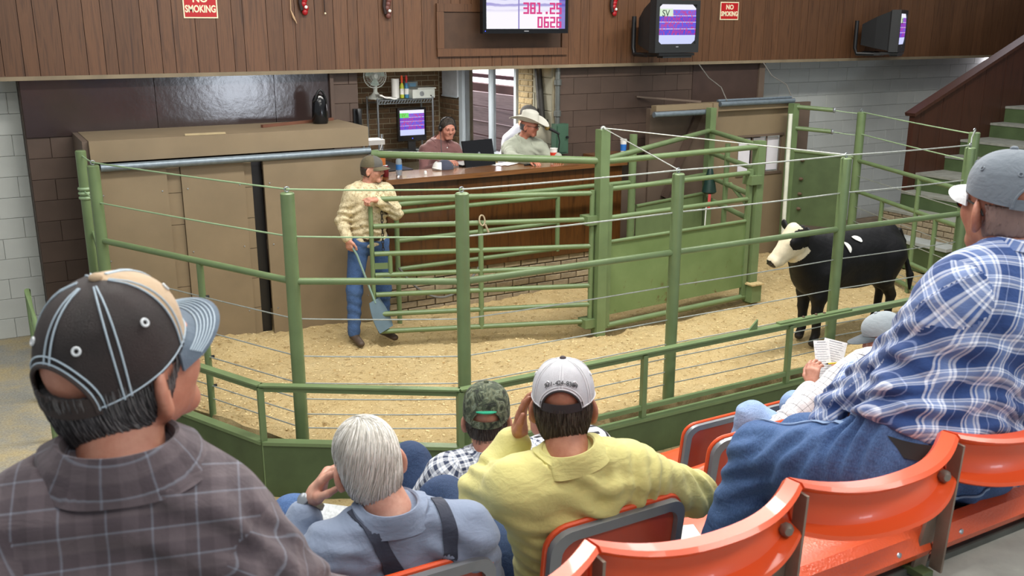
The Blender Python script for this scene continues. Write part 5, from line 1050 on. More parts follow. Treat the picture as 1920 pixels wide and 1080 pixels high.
    for i, t in enumerate(np.linspace(0, 1, 9)):
        for j, q in enumerate(np.linspace(-1, 1, 25)):
            az = q * R(66); base = A_(math.sin(az) * rx, math.cos(az) * ry, zb[1] + (zb[0] - zb[1]) * (1 + math.cos(az)) / 2); ext = bill_len * t * math.sqrt(max(0, 1 - abs(q) ** 2.6)) 
            p = base + A_(math.sin(az) * ext * .12, ext, -bill_curve * (q * q) * (.3 + .7 * t) - .012 * t); P[i, j] = T(*p)
    bl = MB().grid(P, thick=-.004).build('bill', bm, c)
    if bill_rows:
        rb = MB()
        for k in range(bill_rows):
            t = .35 + .6 * k / bill_rows; rb.tube([P[int(t * 8)][j] * (1 - (t * 8 % 1)) + P[min(8, int(t * 8) + 1)][j] * (t * 8 % 1) + fr[1][:, 2] * .0012 for j in range(1, 24)], .0011, 5)
        rb.build('bill_stitching', stitch, bl)
    return c
from mathutils.bvhtree import BVHTree
def drape_strip(o, pts, w, m, name, parent, d, off=.003, th=.002):
    """band draped on the shirt: pts are rough centre points, d is the ray direction towards the body"""
    me = o.shirt.data; vs = [v.co for v in me.vertices]; t = BVHTree.FromPolygons(vs, [tuple(p.vertices) for p in me.polygons]); pts = [np.asarray(p, float) for p in pts]; d = np.asarray(d, float); d /= np.linalg.norm(d)
    n = 26; P = np.zeros((3, n, 3)); acc = np.linspace(0, len(pts) - 1, n)
    cs = [pts[int(a)] * (1 - a % 1) + pts[min(len(pts) - 1, int(a) + 1)] * (a % 1) for a in acc]
    for j, c in enumerate(cs):
        tg = cs[min(n - 1, j + 1)] - cs[max(0, j - 1)]; x = np.cross(tg, d); x /= np.linalg.norm(x)
        for i, s in enumerate((-1, 0, 1)):
            q = c + x * s * w / 2; h = t.ray_cast(Vector(q - d * .4), Vector(d)); 
            P[i, j] = (np.array(h[0]) - d * (off + .001)) if h[0] is not None else np.nan
    P = P[:, ~np.isnan(P).any((0, 2))]
    if P.shape[1] < 4: return None
    P[1] = (P[0] + P[2] + P[1]) / 3
    return MB().grid(P, thick=th).build(name, m, parent)
DENIM = denim('mid_blue_denim', '#2f4d7e', '#5f7fae'); DENIM_L = denim('pale_denim', '#6f8fc2', '#b8cbe6'); DENIM_D = denim('dark_denim', '#1f2f4e', '#3f587f')
GH = [mat('grey_hair_a', '#3b3a3b', .6), mat('grey_hair_b', '#565557', .6), mat('grey_hair_c', '#7d7b7b', .55)]
WH = [mat('white_hair_a', '#d9d6cd', .4), mat('white_hair_b', '#efede8', .4), mat('white_hair_c', '#bebab1', .4)]
BH = [mat('brown_hair_a', '#372e28', .6), mat('brown_hair_b', '#4a4039', .6), mat('brown_hair_c', '#6b625a', .6)]
rng = np.random.default_rng(3)
def add_hair(o, ms, n=900, grow=.008, front=.03, nape=-.085, lens=(.03, .06), swirl=0, r=.0011, top=1.2, comb=0, low=.35):
    capped = top < 1
    if capped: top = -.12; grow = min(grow, .0055)
    V, Q = hair_shell(o.fr, grow, front, nape, sc=o.sc, low=low, zc=.015 if capped else 9); Vs, Qs, mm = strands(o.fr, n, grow, lens, rng, swirl, r, front, nape, top, low, comb, o.sc)
    return link('hair', np_mesh('hair', [(V, Q, 0), (Vs, Qs, mm)], ms), o.root)

# ------------------------------------------------------------------ man in the brown plaid shirt, near left
pl1 = plaid('brown_plaid', 0, [(0, '#4b4146'), (.30, '#4b4146'), (.34, '#5d5257'), (.66, '#5d5257'), (.70, '#4b4146'), (.93, '#4b4146'), (.955, '#777b88'), (.985, '#777b88'), (1, '#4b4146')], [(0, '#463a40'), (.40, '#4d4248'), (.5, '#65595d'), (.90, '#5a4e53'), (.95, '#7f8390'), (.98, '#7f8390'), (1, '#463a40')], .054, .050)
J = dict(head=(.138, 1.36, 2.540), neck=(.116, 1.29, 2.412), shL=(-.085, 1.265, 2.338), shR=(.268, 1.205, 2.238), pelvis=(.13, 1.38, 2.00), elL=(-.16, 1.36, 2.15), wrL=(-.03, 1.60, 2.08), elR=(.42, 1.28, 2.07), wrR=(.30, 1.52, 2.05),
         hipL=(.04, 1.42, 1.99), hipR=(.22, 1.42, 1.99), knL=(.0, 1.84, 1.97), knR=(.28, 1.84, 1.97), anL=(.0, 1.86, 1.50), anR=(.28, 1.86, 1.50))
fo = [((.27, 1.12, 2.36), (1, .2, .5), (-.4, .5, .8), .05, .006, .07), ((.17, 1.10, 2.36), (.35, 0, 1), (1, .1, -.2), .075, .007, .09), ((.0, 1.10, 2.38), (0, .3, 1), (1, 0, 0), .09, .005, .10), ((.40, 1.2, 2.15), (0, .3, 1), (1, 0, 0), .05, .006, .08)]
p = person('man in a brown plaid shirt and a brown and tan mesh cap', J, pl1, DENIM_D, '#b8826c', .0075, .0045, head_rot=(R(11), R(2), R(-54)), build=1.06, folds=fo, hands=[hand((-.03, 1.60, 2.08), (.5, .8, -.1), (0, 0, -1), .6, 1), hand((.30, 1.52, 2.05), (-.5, .8, 0), (0, 0, -1), .6, -1)], neck_r=.055, tail=None, hsc=1.0, jaw=1.05)
collar(p, pl1, r=.072, hgt=.046, flare=.012, open_=.45, zoff=.018, spread=.02)
add_hair(p, GH, 5200, .010, .045, -.122, (.03, .055), 0, .0006, top=.55)
BRM = mat('brown_mesh', '#2b2120', .6, var=.5, scale=14, bump=.5, bscale=700); TANC = fabric('tan_cotton', '#b39a7c'); BLST = mat('pale_blue_stitch', '#b3c3cf', .7); BLB = fabric('slate_blue_cotton', '#5a6877')
cap(p, (TANC, BRM), True, True, BLB, stitch=BLST, eyelet=mat('white_eyelet', '#dfe3e6', .5), button=TANC, arch=mat('brown_binding', '#3a302d', .8), bill_rows=6, ztop=.146, rx=.089, ry=.107, zb=(.045, .000), lift=-.006, squ=2.6)

# ------------------------------------------------------------------ man in the blue plaid shirt, near right
bp_u = [(0, '#24457f'), (.16, '#24457f'), (.18, '#dfe4f2'), (.21, '#dfe4f2'), (.23, '#4a68a4'), (.27, '#4a68a4'), (.28, '#e6eaf5'), (.31, '#e6eaf5'), (.33, '#6f86b8'), (.47, '#7f94c2'), (.49, '#e6eaf5'), (.52, '#e6eaf5'), (.54, '#4a68a4'), (.58, '#dfe4f2'), (.61, '#dfe4f2'), (.63, '#24457f'), (.80, '#1d3a70'), (.815, '#8d9cc4'), (.83, '#8d9cc4'), (.845, '#1d3a70'), (1, '#24457f')]
bp_v = [(0, '#1f3f7a'), (.20, '#1f3f7a'), (.22, '#cdd6ec'), (.25, '#cdd6ec'), (.27, '#53709f'), (.34, '#e6eaf5'), (.37, '#e6eaf5'), (.39, '#8393bb'), (.52, '#8393bb'), (.54, '#e6eaf5'), (.57, '#e6eaf5'), (.59, '#53709f'), (.64, '#cdd6ec'), (.67, '#cdd6ec'), (.69, '#1f3f7a'), (1, '#1f3f7a')]
blue_pl = plaid('blue_plaid', 0, bp_u, bp_v, .076, .076)
J = dict(head=(2.165, 1.40, 2.575), neck=(2.135, 1.33, 2.437), shL=(1.972, 1.34, 2.36), shR=(2.345, 1.28, 2.365), pelvis=(1.91, 1.33, 2.02), elL=(1.900, 1.60, 2.005), wrL=(2.10, 1.72, 2.03), elR=(2.38, 1.52, 2.10), wrR=(2.16, 1.70, 2.03),
         hipL=(1.80, 1.33, 1.995), hipR=(2.01, 1.33, 1.995), knL=(1.775, 1.755, 1.865), knR=(1.97, 1.78, 1.84), anL=(1.72, 1.85, 1.50), anR=(2.0, 1.86, 1.50))
fo = [((1.91, 1.46, 2.22), (.2, .5, 1), (1, -.4, 0), .06, .006, .10), ((1.90, 1.60, 2.06), (.3, .4, 1), (1, 0, 0), .045, .007, .07), ((1.95, 1.28, 2.10), (.2, .3, 1), (1, 0, -.3), .06, .008, .12), ((2.05, 1.22, 2.25), (1, 0, .3), (0, 0, 1), .12, .005, .12), ((1.80, 1.4, 2.08), (0, .4, 1), (1, 0, 0), .05, .007, .09)]
tf = [((1.78, 1.42, 2.03), (.6, 1, 0), (1, -.6, 0), .05, .010, .07), ((1.75, 1.72, 1.80), (0, .6, 1), (1, 0, 0), .06, .007, .09), ((1.70, 1.6, 1.93), (.1, 1, .5), (1, 0, 0), .08, .006, .09), ((1.9, 1.25, 1.98), (1, 0, 1), (1, 0, -1), .07, .005, .08)]
p = person('man in a blue plaid shirt and a grey cap leaning on his knees', J, blue_pl, DENIM, '#b27a64', .0075, .0045, head_rot=(R(-2), 0, R(-22)), build=1.12, folds=fo, tfolds=tf, hands=[hand((2.10, 1.72, 2.03), (.9, .4, 0), (0, .3, -1), .7, -1), hand((2.16, 1.70, 2.03), (-.8, .5, 0), (0, .2, -1), .6, 1)], neck_r=.062, tail=.0, hsc=1.03, shirt_grow=.023)
PL = p
collar(p, blue_pl, r=.073, hgt=.036, flare=.016, open_=.5, zoff=.006)
add_hair(p, [mat('cropped_hair_a', '#8d736a', .7), mat('cropped_hair_b', '#a58f88', .7), mat('cropped_hair_c', '#6e5c56', .7)], 260, .0012, .02, -.075, (.006, .010), 0, .0005, top=.4)
GRC = fabric('grey_cotton', '#6d7680'); WHC = fabric('white_cotton', '#dfe1e4')
cap(p, (GRC, GRC), True, True, WHC, stitch=None, eyelet=GRC, button=GRC, ztop=.138, rx=.090, ry=.110, zb=(.045, .012), bill_len=.078)
gl = MB(); f_ = p.fr; Tg = lambda x, y, z: f_[0] + f_[1] @ (A_(x, y, z) * p.sc)
for s in (-1, 1): gl.tube([Tg(s * .072, .082, .010), Tg(s * .078, .03, .014), Tg(s * .081, -.02, .006), Tg(s * .080, -.035, -.012)], .0028, 8)
for s in (-1, 1): gl.tube([Tg(s * .038 + .026 * math.cos(a), .108 - .012 * math.cos(a) * s, .002 + .018 * math.sin(a)) for a in np.linspace(0, 6.283, 17)[:-1]], .0024, 6, closed=True)
gl = gl.build('glasses', BLACK, p.root)
for s in (-1, 1): MB().ell(Tg(s * .038, .108, .002), (.024, .002, .016), 12, 8, rot=f_[1] @ eul(0, 0, s * -.2)).build('lens', mat('orange_lens', '#d2571c', .1), gl)
# seams, pocket and side-seam stitching on the jeans
tr = Person(); tr.shirt = p.trousers
STC = mat('jean_stitch', '#7d94b5', .8); drape_strip(tr, [(1.72, 1.1, 2.085), (1.84, 1.1, 2.08), (1.98, 1.1, 2.085)], .035, mat('black_belt', '#1c1a1a', .5), 'belt', p.trousers, (0, 1, 0), .003)
drape_strip(tr, [(1.73, 1.40, 2.3), (1.72, 1.55, 2.3), (1.70, 1.70, 2.3), (1.70, 1.80, 2.3)], .008, STC, 'side_seam', p.trousers, (.25, 0, -1), .002)
drape_strip(tr, [(1.80, .9, 1.98), (1.86, .9, 1.955), (1.92, .9, 1.98)], .007, STC, 'pocket_seam', p.trousers, (0, 1, 0), .002); drape_strip(tr, [(1.66, .9, 1.98), (1.70, .9, 1.955), (1.76, .9, 1.975)], .007, STC, 'pocket_seam', p.trousers, (0, 1, 0), .002)

# ------------------------------------------------------------------ white haired man with braces
SLATE = fabric('slate_blue_cotton_shirt', '#7b889f')
J = dict(head=(0.766, 2.121, 1.926), neck=(0.793, 2.047, 1.805), shL=(0.630, 2.047, 1.740), shR=(0.982, 1.974, 1.735), pelvis=(0.840, 2.205, 1.278), elL=(0.522, 2.175, 1.60), wrL=(0.653, 2.257, 1.777), elR=(1.082, 2.100, 1.488), wrR=(0.977, 2.363, 1.425),
         hipL=(0.745, 2.247, 1.278), hipR=(0.945, 2.247, 1.278), knL=(0.693, 2.583, 1.551), knR=(0.977, 2.709, 1.341), anL=(0.756, 2.835, 1.215), anR=(0.977, 2.751, 0.900))
fo = [((0.651, 2.047, 1.719), (0, .3, 1), (1, 0, 0), .05, .006, .07), ((0.903, 1.932, 1.656), (.5, 0, 1), (1, 0, -.5), .07, .005, .10), ((0.788, 1.932, 1.593), (.2, 0, 1), (1, 0, 0), .08, .006, .12)]
p = person('white haired man in a slate blue shirt with navy braces', J, SLATE, DENIM, '#c99a86', .0085, .0045, head_rot=(R(-10), R(-8), R(-6)), hsc=.95, build=1.0, folds=fo, hands=[hand((0.659, 2.252, 1.790), (.36, -.40, 1), (.8, -.55, 0), .42, -1, spread=.05, curls=[.35, .5, .75, .85], thumb=.8), hand((0.977, 2.363, 1.425), (-.3, 1, 0), (0, 0, -1), .5, -1)], neck_r=.058, tail=None, sleeve=.80)
collar(p, SLATE, r=.068, hgt=.042, flare=.008, open_=.4, zoff=.006)
add_hair(p, WH, 5200, .005, .055, -.095, (.05, .10), -.25, .0009, top=1.5, comb=-.15, low=.2)
NAVY = fabric('navy_webbing', '#2b3142')
drape_strip(p, [(0.698, 2.026, 1.866), (0.735, 1.953, 1.772), (0.788, 1.911, 1.656), (0.830, 1.911, 1.509)], .036, NAVY, 'brace', p.root, (0, .75, -.65)); drape_strip(p, [(0.908, 2.006, 1.845), (0.903, 1.943, 1.761), (0.887, 1.901, 1.635), (0.856, 1.901, 1.509)], .036, NAVY, 'brace', p.root, (0, .75, -.65))
e, w = p.g['elL'], p.g['wrL']; d = (w - e) / np.linalg.norm(w - e); wt = MB().lathe([(.032, -.010), (.036, -.007), (.036, .007), (.032, .010)], 22, e + (w - e) * .99, d, cap=False).build('wrist_watch', mat('watch_steel', '#b9ab90', .3, metal=.8, bump=.4, bscale=160), p.root)
x, y, _ = basis(d); MB().lathe([(.017, 0), (.017, .007), (.014, .009)], 16, e + (w - e) * .99 + y * .034, y).build('watch_case', STEEL, wt)
o = MB(); Mb = eul(R(38), R(8), R(-30)); 
for k in range(4): o.cbox(A_(.75, 2.47, 1.53) + Mb @ A_(.002 * k, .001 * k, .003 * k), (.11, .21, .0022), rot=Mb)
o = o.build('sale_booklet', mat('print_paper', '#d9dcdc', .8, var=.22, scale=90)); tag(o, 'printed sale booklet on the knee of the white haired man', 'booklet')

# ------------------------------------------------------------------ man in the yellow shirt
YEL = fabric('pale_yellow_cotton', '#cdc680', .05)
J = dict(head=(1.352, 2.11, 1.972), neck=(1.318, 2.03, 1.845), shL=(1.150, 2.04, 1.795), shR=(1.515, 1.99, 1.775), pelvis=(1.42, 2.12, 1.36), elL=(1.135, 2.20, 1.715), wrL=(1.262, 2.225, 1.835), elR=(1.755, 2.00, 1.635), wrR=(1.84, 2.16, 1.52),
         hipL=(1.33, 2.16, 1.36), hipR=(1.52, 2.16, 1.36), knL=(1.18, 2.56, 1.50), knR=(1.52, 2.60, 1.42), anL=(1.22, 2.62, 1.02), anR=(1.52, 2.62, 1.0))
fo = [((1.50, 1.95, 1.76), (1, .1, -.35), (.3, 0, 1), .055, .007, .07), ((1.32, 1.92, 1.76), (.4, 0, 1), (1, 0, -.4), .085, .006, .11), ((1.36, 1.98, 1.58), (.1, 0, 1), (1, 0, 0), .055, .008, .12), ((1.14, 2.18, 1.74), (.3, .2, 1), (1, 0, 0), .05, .006, .07), ((1.72, 1.98, 1.65), (1, .2, .3), (0, 1, 0), .05, .006, .07), ((1.42, 1.97, 1.48), (0, 0, 1), (1, 0, 0), .04, .009, .10)]
p = person('man in a pale yellow shirt and a white mesh cap holding his cheek', J, YEL, DENIM_D, '#a8745c', .0085, .0045, head_rot=(R(-4), R(-2), R(-36)), hsc=.97, build=1.06, folds=fo, hands=[hand((1.268, 2.222, 1.842), (.05, -.12, 1), (.75, -.65, 0), .25, -1, spread=.04, curls=[.2, .25, .3, .45], thumb=.3), hand((1.84, 2.16, 1.52), (.1, .9, -.4), (-.6, 0, -1), .5, -1)], neck_r=.058, tail=None, sleeve=.90)
collar(p, YEL, r=.071, hgt=.042, flare=.010, open_=.5, zoff=.008)
add_hair(p, BH, 3600, .006, .03, -.092, (.03, .05), 0, .0006, top=.6)
WMS = mat('white_mesh', '#c9c9cf', .7, var=.08, scale=20, bump=.5, bscale=800)
cp_ = cap(p, (WMS, WMS), True, True, WMS, stitch=mat('white_stitch', '#dcdce0', .8), eyelet=mat('white_stitch', '#dcdce0', .8), button=mat('dark_button', '#3c3036', .7), arch=mat('dark_strap', '#2c2629', .7), ztop=.138, zb=(.045, .014), rx=.090, ry=.108)
def arc_text(o, s, size, m, az0, v, out, parent, zb, ztop, rx, ry, step, arch=0.0, squ=2.5):
    for i, ch in enumerate(s):
        az = math.pi - (i - (len(s) - 1) / 2) * step; q = (i - (len(s) - 1) / 2) / (len(s) / 2); vv = v - arch * q * q
        def pt(az, vv, o_): 
            z0 = zb[1] + (zb[0] - zb[1]) * (1 + math.cos(az)) / 2; rr = (1 - vv ** squ) ** (1 / 2.1); return o.fr[0] + o.fr[1] @ (A_(math.sin(az) * (rx + o_) * rr, math.cos(az) * (ry + o_) * rr - .012, z0 + vv * (ztop - z0) + o_ * vv * .8) * o.sc)
        c = pt(az, vv, out); nx = pt(az - .05, vv, out) - c; nx /= np.linalg.norm(nx); up = pt(az, vv + .06, out) - c; up -= nx * (up @ nx); up /= np.linalg.norm(up); a = q * arch * 1.6; nx, up = nx * math.cos(a) - up * math.sin(a), up * math.cos(a) + nx * math.sin(a); nz = np.cross(nx, up)
        Mx = Matrix(((nx[0], up[0], nz[0], c[0]), (nx[1], up[1], nz[1], c[1]), (nx[2], up[2], nz[2], c[2]), (0, 0, 0, 1))); text_mesh(ch, size, .0006, m, 'cap_letter', parent, Mx)
arc_text(p, '931-424-8389', .0185, mat('black_thread', '#1d1d22', .8), 0, .63, .004, cp_, (.045, .014), .138, .090, .108, .098, .11)

# ------------------------------------------------------------------ row C: camouflage cap man and striped shirt man
fine = plaid('navy_white_check', 0, [(0, '#2b3550'), (.22, '#2b3550'), (.26, '#d9dde6'), (.44, '#d9dde6'), (.48, '#7f8aa3'), (.60, '#d9dde6'), (.78, '#d9dde6'), (.82, '#2b3550'), (1, '#2b3550')], [(0, '#2b3550'), (.2, '#2b3550'), (.25, '#e1e4ea'), (.5, '#e1e4ea'), (.55, '#8f9ab2'), (.65, '#e1e4ea'), (.8, '#e1e4ea'), (.85, '#2b3550'), (1, '#2b3550')], .034, .034)
J = dict(head=(1.545, 2.95, 1.575), neck=(1.53, 2.89, 1.45), shL=(1.345, 2.90, 1.40), shR=(1.70, 2.88, 1.40), pelvis=(1.56, 2.98, .95), elL=(1.245, 3.00, 1.20), wrL=(1.36, 3.2, 1.10), elR=(1.745, 3.02, 1.18), wrR=(1.69, 3.25, 1.15),
         hipL=(1.47, 3.02, .95), hipR=(1.66, 3.02, .95), knL=(1.385, 3.33, 1.27), knR=(1.70, 3.42, 1.0), anL=(1.45, 3.5, .85), anR=(1.70, 3.5, .60))
p = person('man in a navy and white check shirt and a camouflage cap', J, fine, DENIM_D, '#b98672', .011, .006, head_rot=(R(-3), 0, R(-28)), hsc=.96, build=1.05, folds=[((1.40, 2.85, 1.30), (.3, 0, 1), (1, 0, 0), .06, .006, .1)], hands=[hand((1.36, 3.2, 1.10), (.4, .8, 0), (0, 0, -1), .5, 1)], neck_r=.06, tail=None)
collar(p, fine, r=.072, hgt=.04, flare=.014, open_=.45, zoff=.006)
add_hair(p, BH, 300, .003, .02, -.075, (.02, .04), 0, .001, top=.4)
def camo():
    t = NT('camouflage_cloth'); v = t.coord('Object'); n = t.noise(v, 26, 4, .6, 1.2); t.link(t.ramp(n.outputs[0], [(.34, '#23281f'), (.42, '#3d4636'), (.50, '#5a5f4a'), (.56, '#6f7a68'), (.62, '#3a3226')], 'CONSTANT'), t.b.inputs['Base Color']); t.b.inputs['Roughness'].default_value = .85; return t.m
cc_ = cap(p, (camo(), MATS.get('camo') or bpy.data.materials['camouflage_cloth']), True, True, None, ztop=.148, zb=(.045, .0), rx=.092, ry=.108, eyelet=None, button=bpy.data.materials['camouflage_cloth'], squ=3.2)
arc_text(p, 'Bylo-Gro', .017, mat('black_thread', '#1d1d22', .8), 0, .60, .004, cc_, (.045, .0), .148, .092, .108, .12, .0, 3.2)
MB().tube([p.fr[0] + p.fr[1] @ (A_(math.sin(az) * .095, math.cos(az) * .111 - .012, .064) * p.sc) for az in np.linspace(math.pi - .42, math.pi + .42, 10)], [.002, .004, .0055, .006, .006, .006, .0055, .005, .004, .002], 6).build('green_flash', mat('green_thread', '#2fae86', .6), cc_)
strp = plaid('black_white_stripe', 0, [(0, '#dfe2ec'), (1, '#dfe2ec')], [(0, '#1b1d26'), (.30, '#1b1d26'), (.34, '#dfe2ec'), (.96, '#dfe2ec'), (1, '#1b1d26')], .05, .052, mixu=1.0)
J = dict(head=(1.93, 3.10, 1.44), neck=(1.93, 3.02, 1.36), shL=(1.815, 3.02, 1.315), shR=(2.085, 3.0, 1.315), pelvis=(1.93, 3.0, .95), elL=(1.83, 3.2, 1.12), wrL=(1.88, 3.36, 1.15), elR=(2.17, 3.12, 1.10), wrR=(2.05, 3.35, 1.1),
         hipL=(1.84, 3.04, .95), hipR=(2.02, 3.04, .95), knL=(1.82, 3.42, .98), knR=(2.04, 3.42, .98), anL=(1.82, 3.5, .60), anR=(2.04, 3.5, .60))
p = person('person in a black and white striped shirt hidden behind the yellow shirt', J, strp, DENIM_D, '#b98672', .012, .008, head_rot=(R(-30), 0, R(15)), build=.95, hands=[], neck_r=.055, tail=None); add_hair(p, BH, 100, .008, .03, -.08)
# ------------------------------------------------------------------ man with the note sheets, behind the blue plaid shirt
chk = plaid('white_grid_check', 0, [(0, '#33363d'), (.05, '#33363d'), (.08, '#cfcfd3'), (.50, '#cfcfd3'), (.52, '#8f9198'), (.55, '#cfcfd3'), (1, '#cfcfd3')], [(0, '#33363d'), (.06, '#33363d'), (.10, '#d4d3d6'), (.5, '#d4d3d6'), (.53, '#9a9ba2'), (.56, '#d4d3d6'), (1, '#d4d3d6')], .036, .036)
J = dict(head=(3.99, 3.15, 1.44), neck=(3.80, 3.05, 1.37), shL=(3.60, 3.08, 1.28), shR=(3.98, 3.02, 1.30), pelvis=(3.56, 2.98, .93), elL=(3.26, 3.12, 1.09), wrL=(3.655, 3.30, 1.17), elR=(4.12, 3.2, 1.08), wrR=(3.93, 3.36, 1.22),
         hipL=(3.46, 3.02, .93), hipR=(3.66, 3.02, .93), knL=(3.235, 3.29, 1.10), knR=(3.72, 3.46, 1.0), anL=(3.22, 3.42, .62), anR=(3.72, 3.5, .60))
p = person('man in a white grid-check shirt and grey cap writing on sale sheets', J, chk, DENIM_L, '#b98672', .010, .006, head_rot=(R(-25), 0, R(38)), build=1.0, folds=[((3.35, 3.15, 1.12), (1, 0, .4), (0, 0, 1), .06, .006, .1)], hands=[hand((3.665, 3.305, 1.18), (.12, .15, .55), (.55, .1, -.1), .45, 1, curls=[.5, .55, .6, .65], thumb=.9), hand((3.93, 3.36, 1.22), (-.5, .2, .1), (-.2, .3, -1), .8, 1)], neck_r=.058, tail=None, sleeve=.93)
collar(p, chk, r=.072); add_hair(p, GH, 150, .005, .02, -.08, top=.4)
GCP = fabric('pale_grey_cap', '#8d969c'); cap(p, (GCP, GCP), False, False, fabric('dark_grey_bill', '#4a5258'), ztop=.135, bill_len=.085, bill_curve=.012, button=GCP)
nt = thing('sale_sheets', 'two folded white sale sheets held up by the writing man', 'papers', (3.83, 3.37, 1.2)); PPR = mat('printed_sheet', '#e4e3e4', .8, var=.12, scale=120)
for (c, yaw, w_) in ((A_(3.80, 3.37, 1.285), R(-25), .085), (A_(3.885, 3.385, 1.27), R(-50), .12)):
    Mr = eul(R(-28), R(8 if yaw < -.6 else 0), yaw); sh_ = MB().cbox(c, (w_, .0012, .20), rot=Mr).build('sheet', PPR, nt); ln = MB()
    for k in range(14): ln.cbox(c + Mr @ A_(-.004 * (k % 3), -.001, .09 - .013 * k), (w_ * (.8 if k % 4 else .55), .0006, .0022 if k else .004), rot=Mr)
    ln.build('print_lines', mat('print_grey', '#8f929c', .8), sh_)
pc = thing('pencil', 'yellow pencil in the hand of the writing man', 'pencil', (3.87, 3.34, 1.25)); MB().tube([(3.80, 3.335, 1.268), (3.92, 3.345, 1.25)], .0045, 8).build('shaft', mat('pencil_yellow', '#e3c32a', .4), pc); MB().tube([(3.775, 3.333, 1.272), (3.80, 3.335, 1.268)], [.001, .0045], 8).build('tip', BLACK, pc)
# ------------------------------------------------------------------ man in the ring
rshirt = fabric('cream_print_shirt', '#c9bb9a'); 
def printed():
    t = NT('cream_print'); v = t.coord('Object'); n = t.noise(v, 38, 5, .75, .8); t.link(t.ramp(n.outputs[0], [(.32, '#6f6450'), (.42, '#b7a884'), (.55, '#d8caa6'), (.7, '#e2d8ba')]), t.b.inputs['Base Color']); t.b.inputs['Roughness'].default_value = .85; return t.m
J = dict(head=(3.255, 8.52, 1.685), neck=(3.215, 8.54, 1.535), shR=(3.045, 8.55, 1.475), shL=(3.395, 8.52, 1.465), pelvis=(3.20, 8.56, .985), elR=(2.945, 8.58, 1.20), wrR=(2.955, 8.46, 1.06), elL=(3.445, 8.42, 1.26), wrL=(3.235, 8.345, 1.415),
         hipR=(3.10, 8.56, .96), hipL=(3.30, 8.55, .96), knR=(3.02, 8.52, .52), knL=(3.32, 8.51, .52), anR=(2.99, 8.50, .10), anL=(3.30, 8.52, .10), toeR=(3.0, 8.34, .03), toeL=(3.36, 8.36, .03))
fo = [((2.98, 8.5, 1.25), (0, .3, 1), (1, 0, 0), .07, .007, .1), ((3.38, 8.4, 1.30), (.3, 0, 1), (1, 0, 0), .06, .007, .1), ((3.2, 8.45, 1.12), (0, 0, 1), (1, 0, 0), .07, .006, .12)]
p = person('man in a cream patterned shirt, jeans and cap standing in the ring', J, printed(), DENIM, '#c08d78', .010, .006, head_rot=(R(-6), 0, R(-128)), build=1.0, folds=fo, tfolds=[((3.0, 8.5, .35), (.2, .2, 1), (1, 0, -.4), .10, .0028, .14), ((3.32, 8.5, .35), (-.3, .2, 1), (1, 0, .5), .11, .0028, .14)], hands=[hand((2.957, 8.45, 1.05), (.1, -.1, -1), (.7, .5, .1), .75, 1), hand((3.215, 8.335, 1.425), (-1, -.15, .12), (0, .2, -1), .95, -1)], tail=.10, neck_r=.057, sleeve=.95)
collar(p, bpy.data.materials['cream_print'], r=.070, hgt=.03, open_=.7); add_hair(p, BH, 200, .004, .02, -.075, (.02, .04), top=.4)
OLV = fabric('olive_cap', '#5d553f'); cap(p, (fabric('grey_olive_cap', '#56544f'), OLV), False, False, OLV, button=OLV, ztop=.135, bill_len=.078)
V, Q = sdf_mesh([C((0, .085, -.098), (0, .07, -.10), .016, .02, .02, fr=p.fr), C((-.02, .098, -.045), (.02, .098, -.045), .006, .006, .01, fr=p.fr), C((-.022, .092, -.05), (-.016, .085, -.09), .006, .008, .01, fr=p.fr), C((.022, .092, -.05), (.016, .085, -.09), .006, .008, .01, fr=p.fr)], .004); link('goatee', np_mesh('goatee', [(V, Q, 0)], [BH[1]]), p.root)
MB().lathe([(.148, -.016), (.152, -.010), (.152, .012), (.148, .016)], 36, (3.205, 8.555, 1.03), cap=False).build('belt', mat('brown_belt', '#3a2a20', .5), p.root)
pd = thing('sorting_paddle', 'blue grey sorting paddle hanging from the hand of the man in the ring', 'paddle', (3.0, 8.4, .9))
MB().tube([(2.945, 8.44, 1.06), (3.02, 8.40, .90), (3.16, 8.33, .42)], [.013, .011, .010], 10).build('handle', mat('paddle_shaft', '#7f9a90', .4), pd)
Pq = np.zeros((8, 5, 3))
for i, t in enumerate(np.linspace(0, 1, 8)):
    for j, s in enumerate(np.linspace(-1, 1, 5)): Pq[i, j] = A_(3.15, 8.33, .45) + A_(.10, -.04, -.30) * t + A_(.9, .3, .25) * s * (.05 + .05 * math.sin(math.pi * min(1, t * .62 + .1)))
MB().grid(Pq, thick=.008).build('blade', mat('paddle_blue', '#5f7482', .45), pd)

# ------------------------------------------------------------------ people in the booth
MAR = fabric('maroon_check_shirt', '#75504e', .12)
J = dict(head=(4.740, 9.960, 1.872), neck=(4.670, 10.020, 1.720), shR=(4.480, 10.020, 1.620), shL=(4.845, 10.000, 1.620), pelvis=(4.660, 10.100, 1.160), elR=(4.410, 9.910, 1.380), wrR=(4.580, 9.620, 1.550), elL=(4.930, 9.860, 1.380), wrL=(4.830, 9.600, 1.550),
         hipR=(4.560, 10.060, 1.140), hipL=(4.760, 10.060, 1.140), knR=(4.54, 9.90, 1.05), knL=(4.78, 9.90, 1.05), anR=(4.540, 9.810, 0.740), anL=(4.780, 9.810, 0.740))
p = person('clerk in a maroon shirt wearing a headset behind the laptop', J, MAR, DENIM_D, '#c48a76', .011, .0055, head_rot=(R(-16), 0, R(176)), build=1.0, hands=[hand((4.580, 9.620, 1.550), (.3, -1, 0), (0, 0, -1), .35, -1), hand((4.830, 9.600, 1.550), (-.3, -1, 0), (0, 0, -1), .35, 1)], tail=None, folds=[((4.62, 10.1, 1.45), (.3, 0, 1), (1, 0, 0), .06, .006, .1), ((4.9, 10.1, 1.5), (.3, 0, 1), (1, 0, 0), .07, .005, .1)])
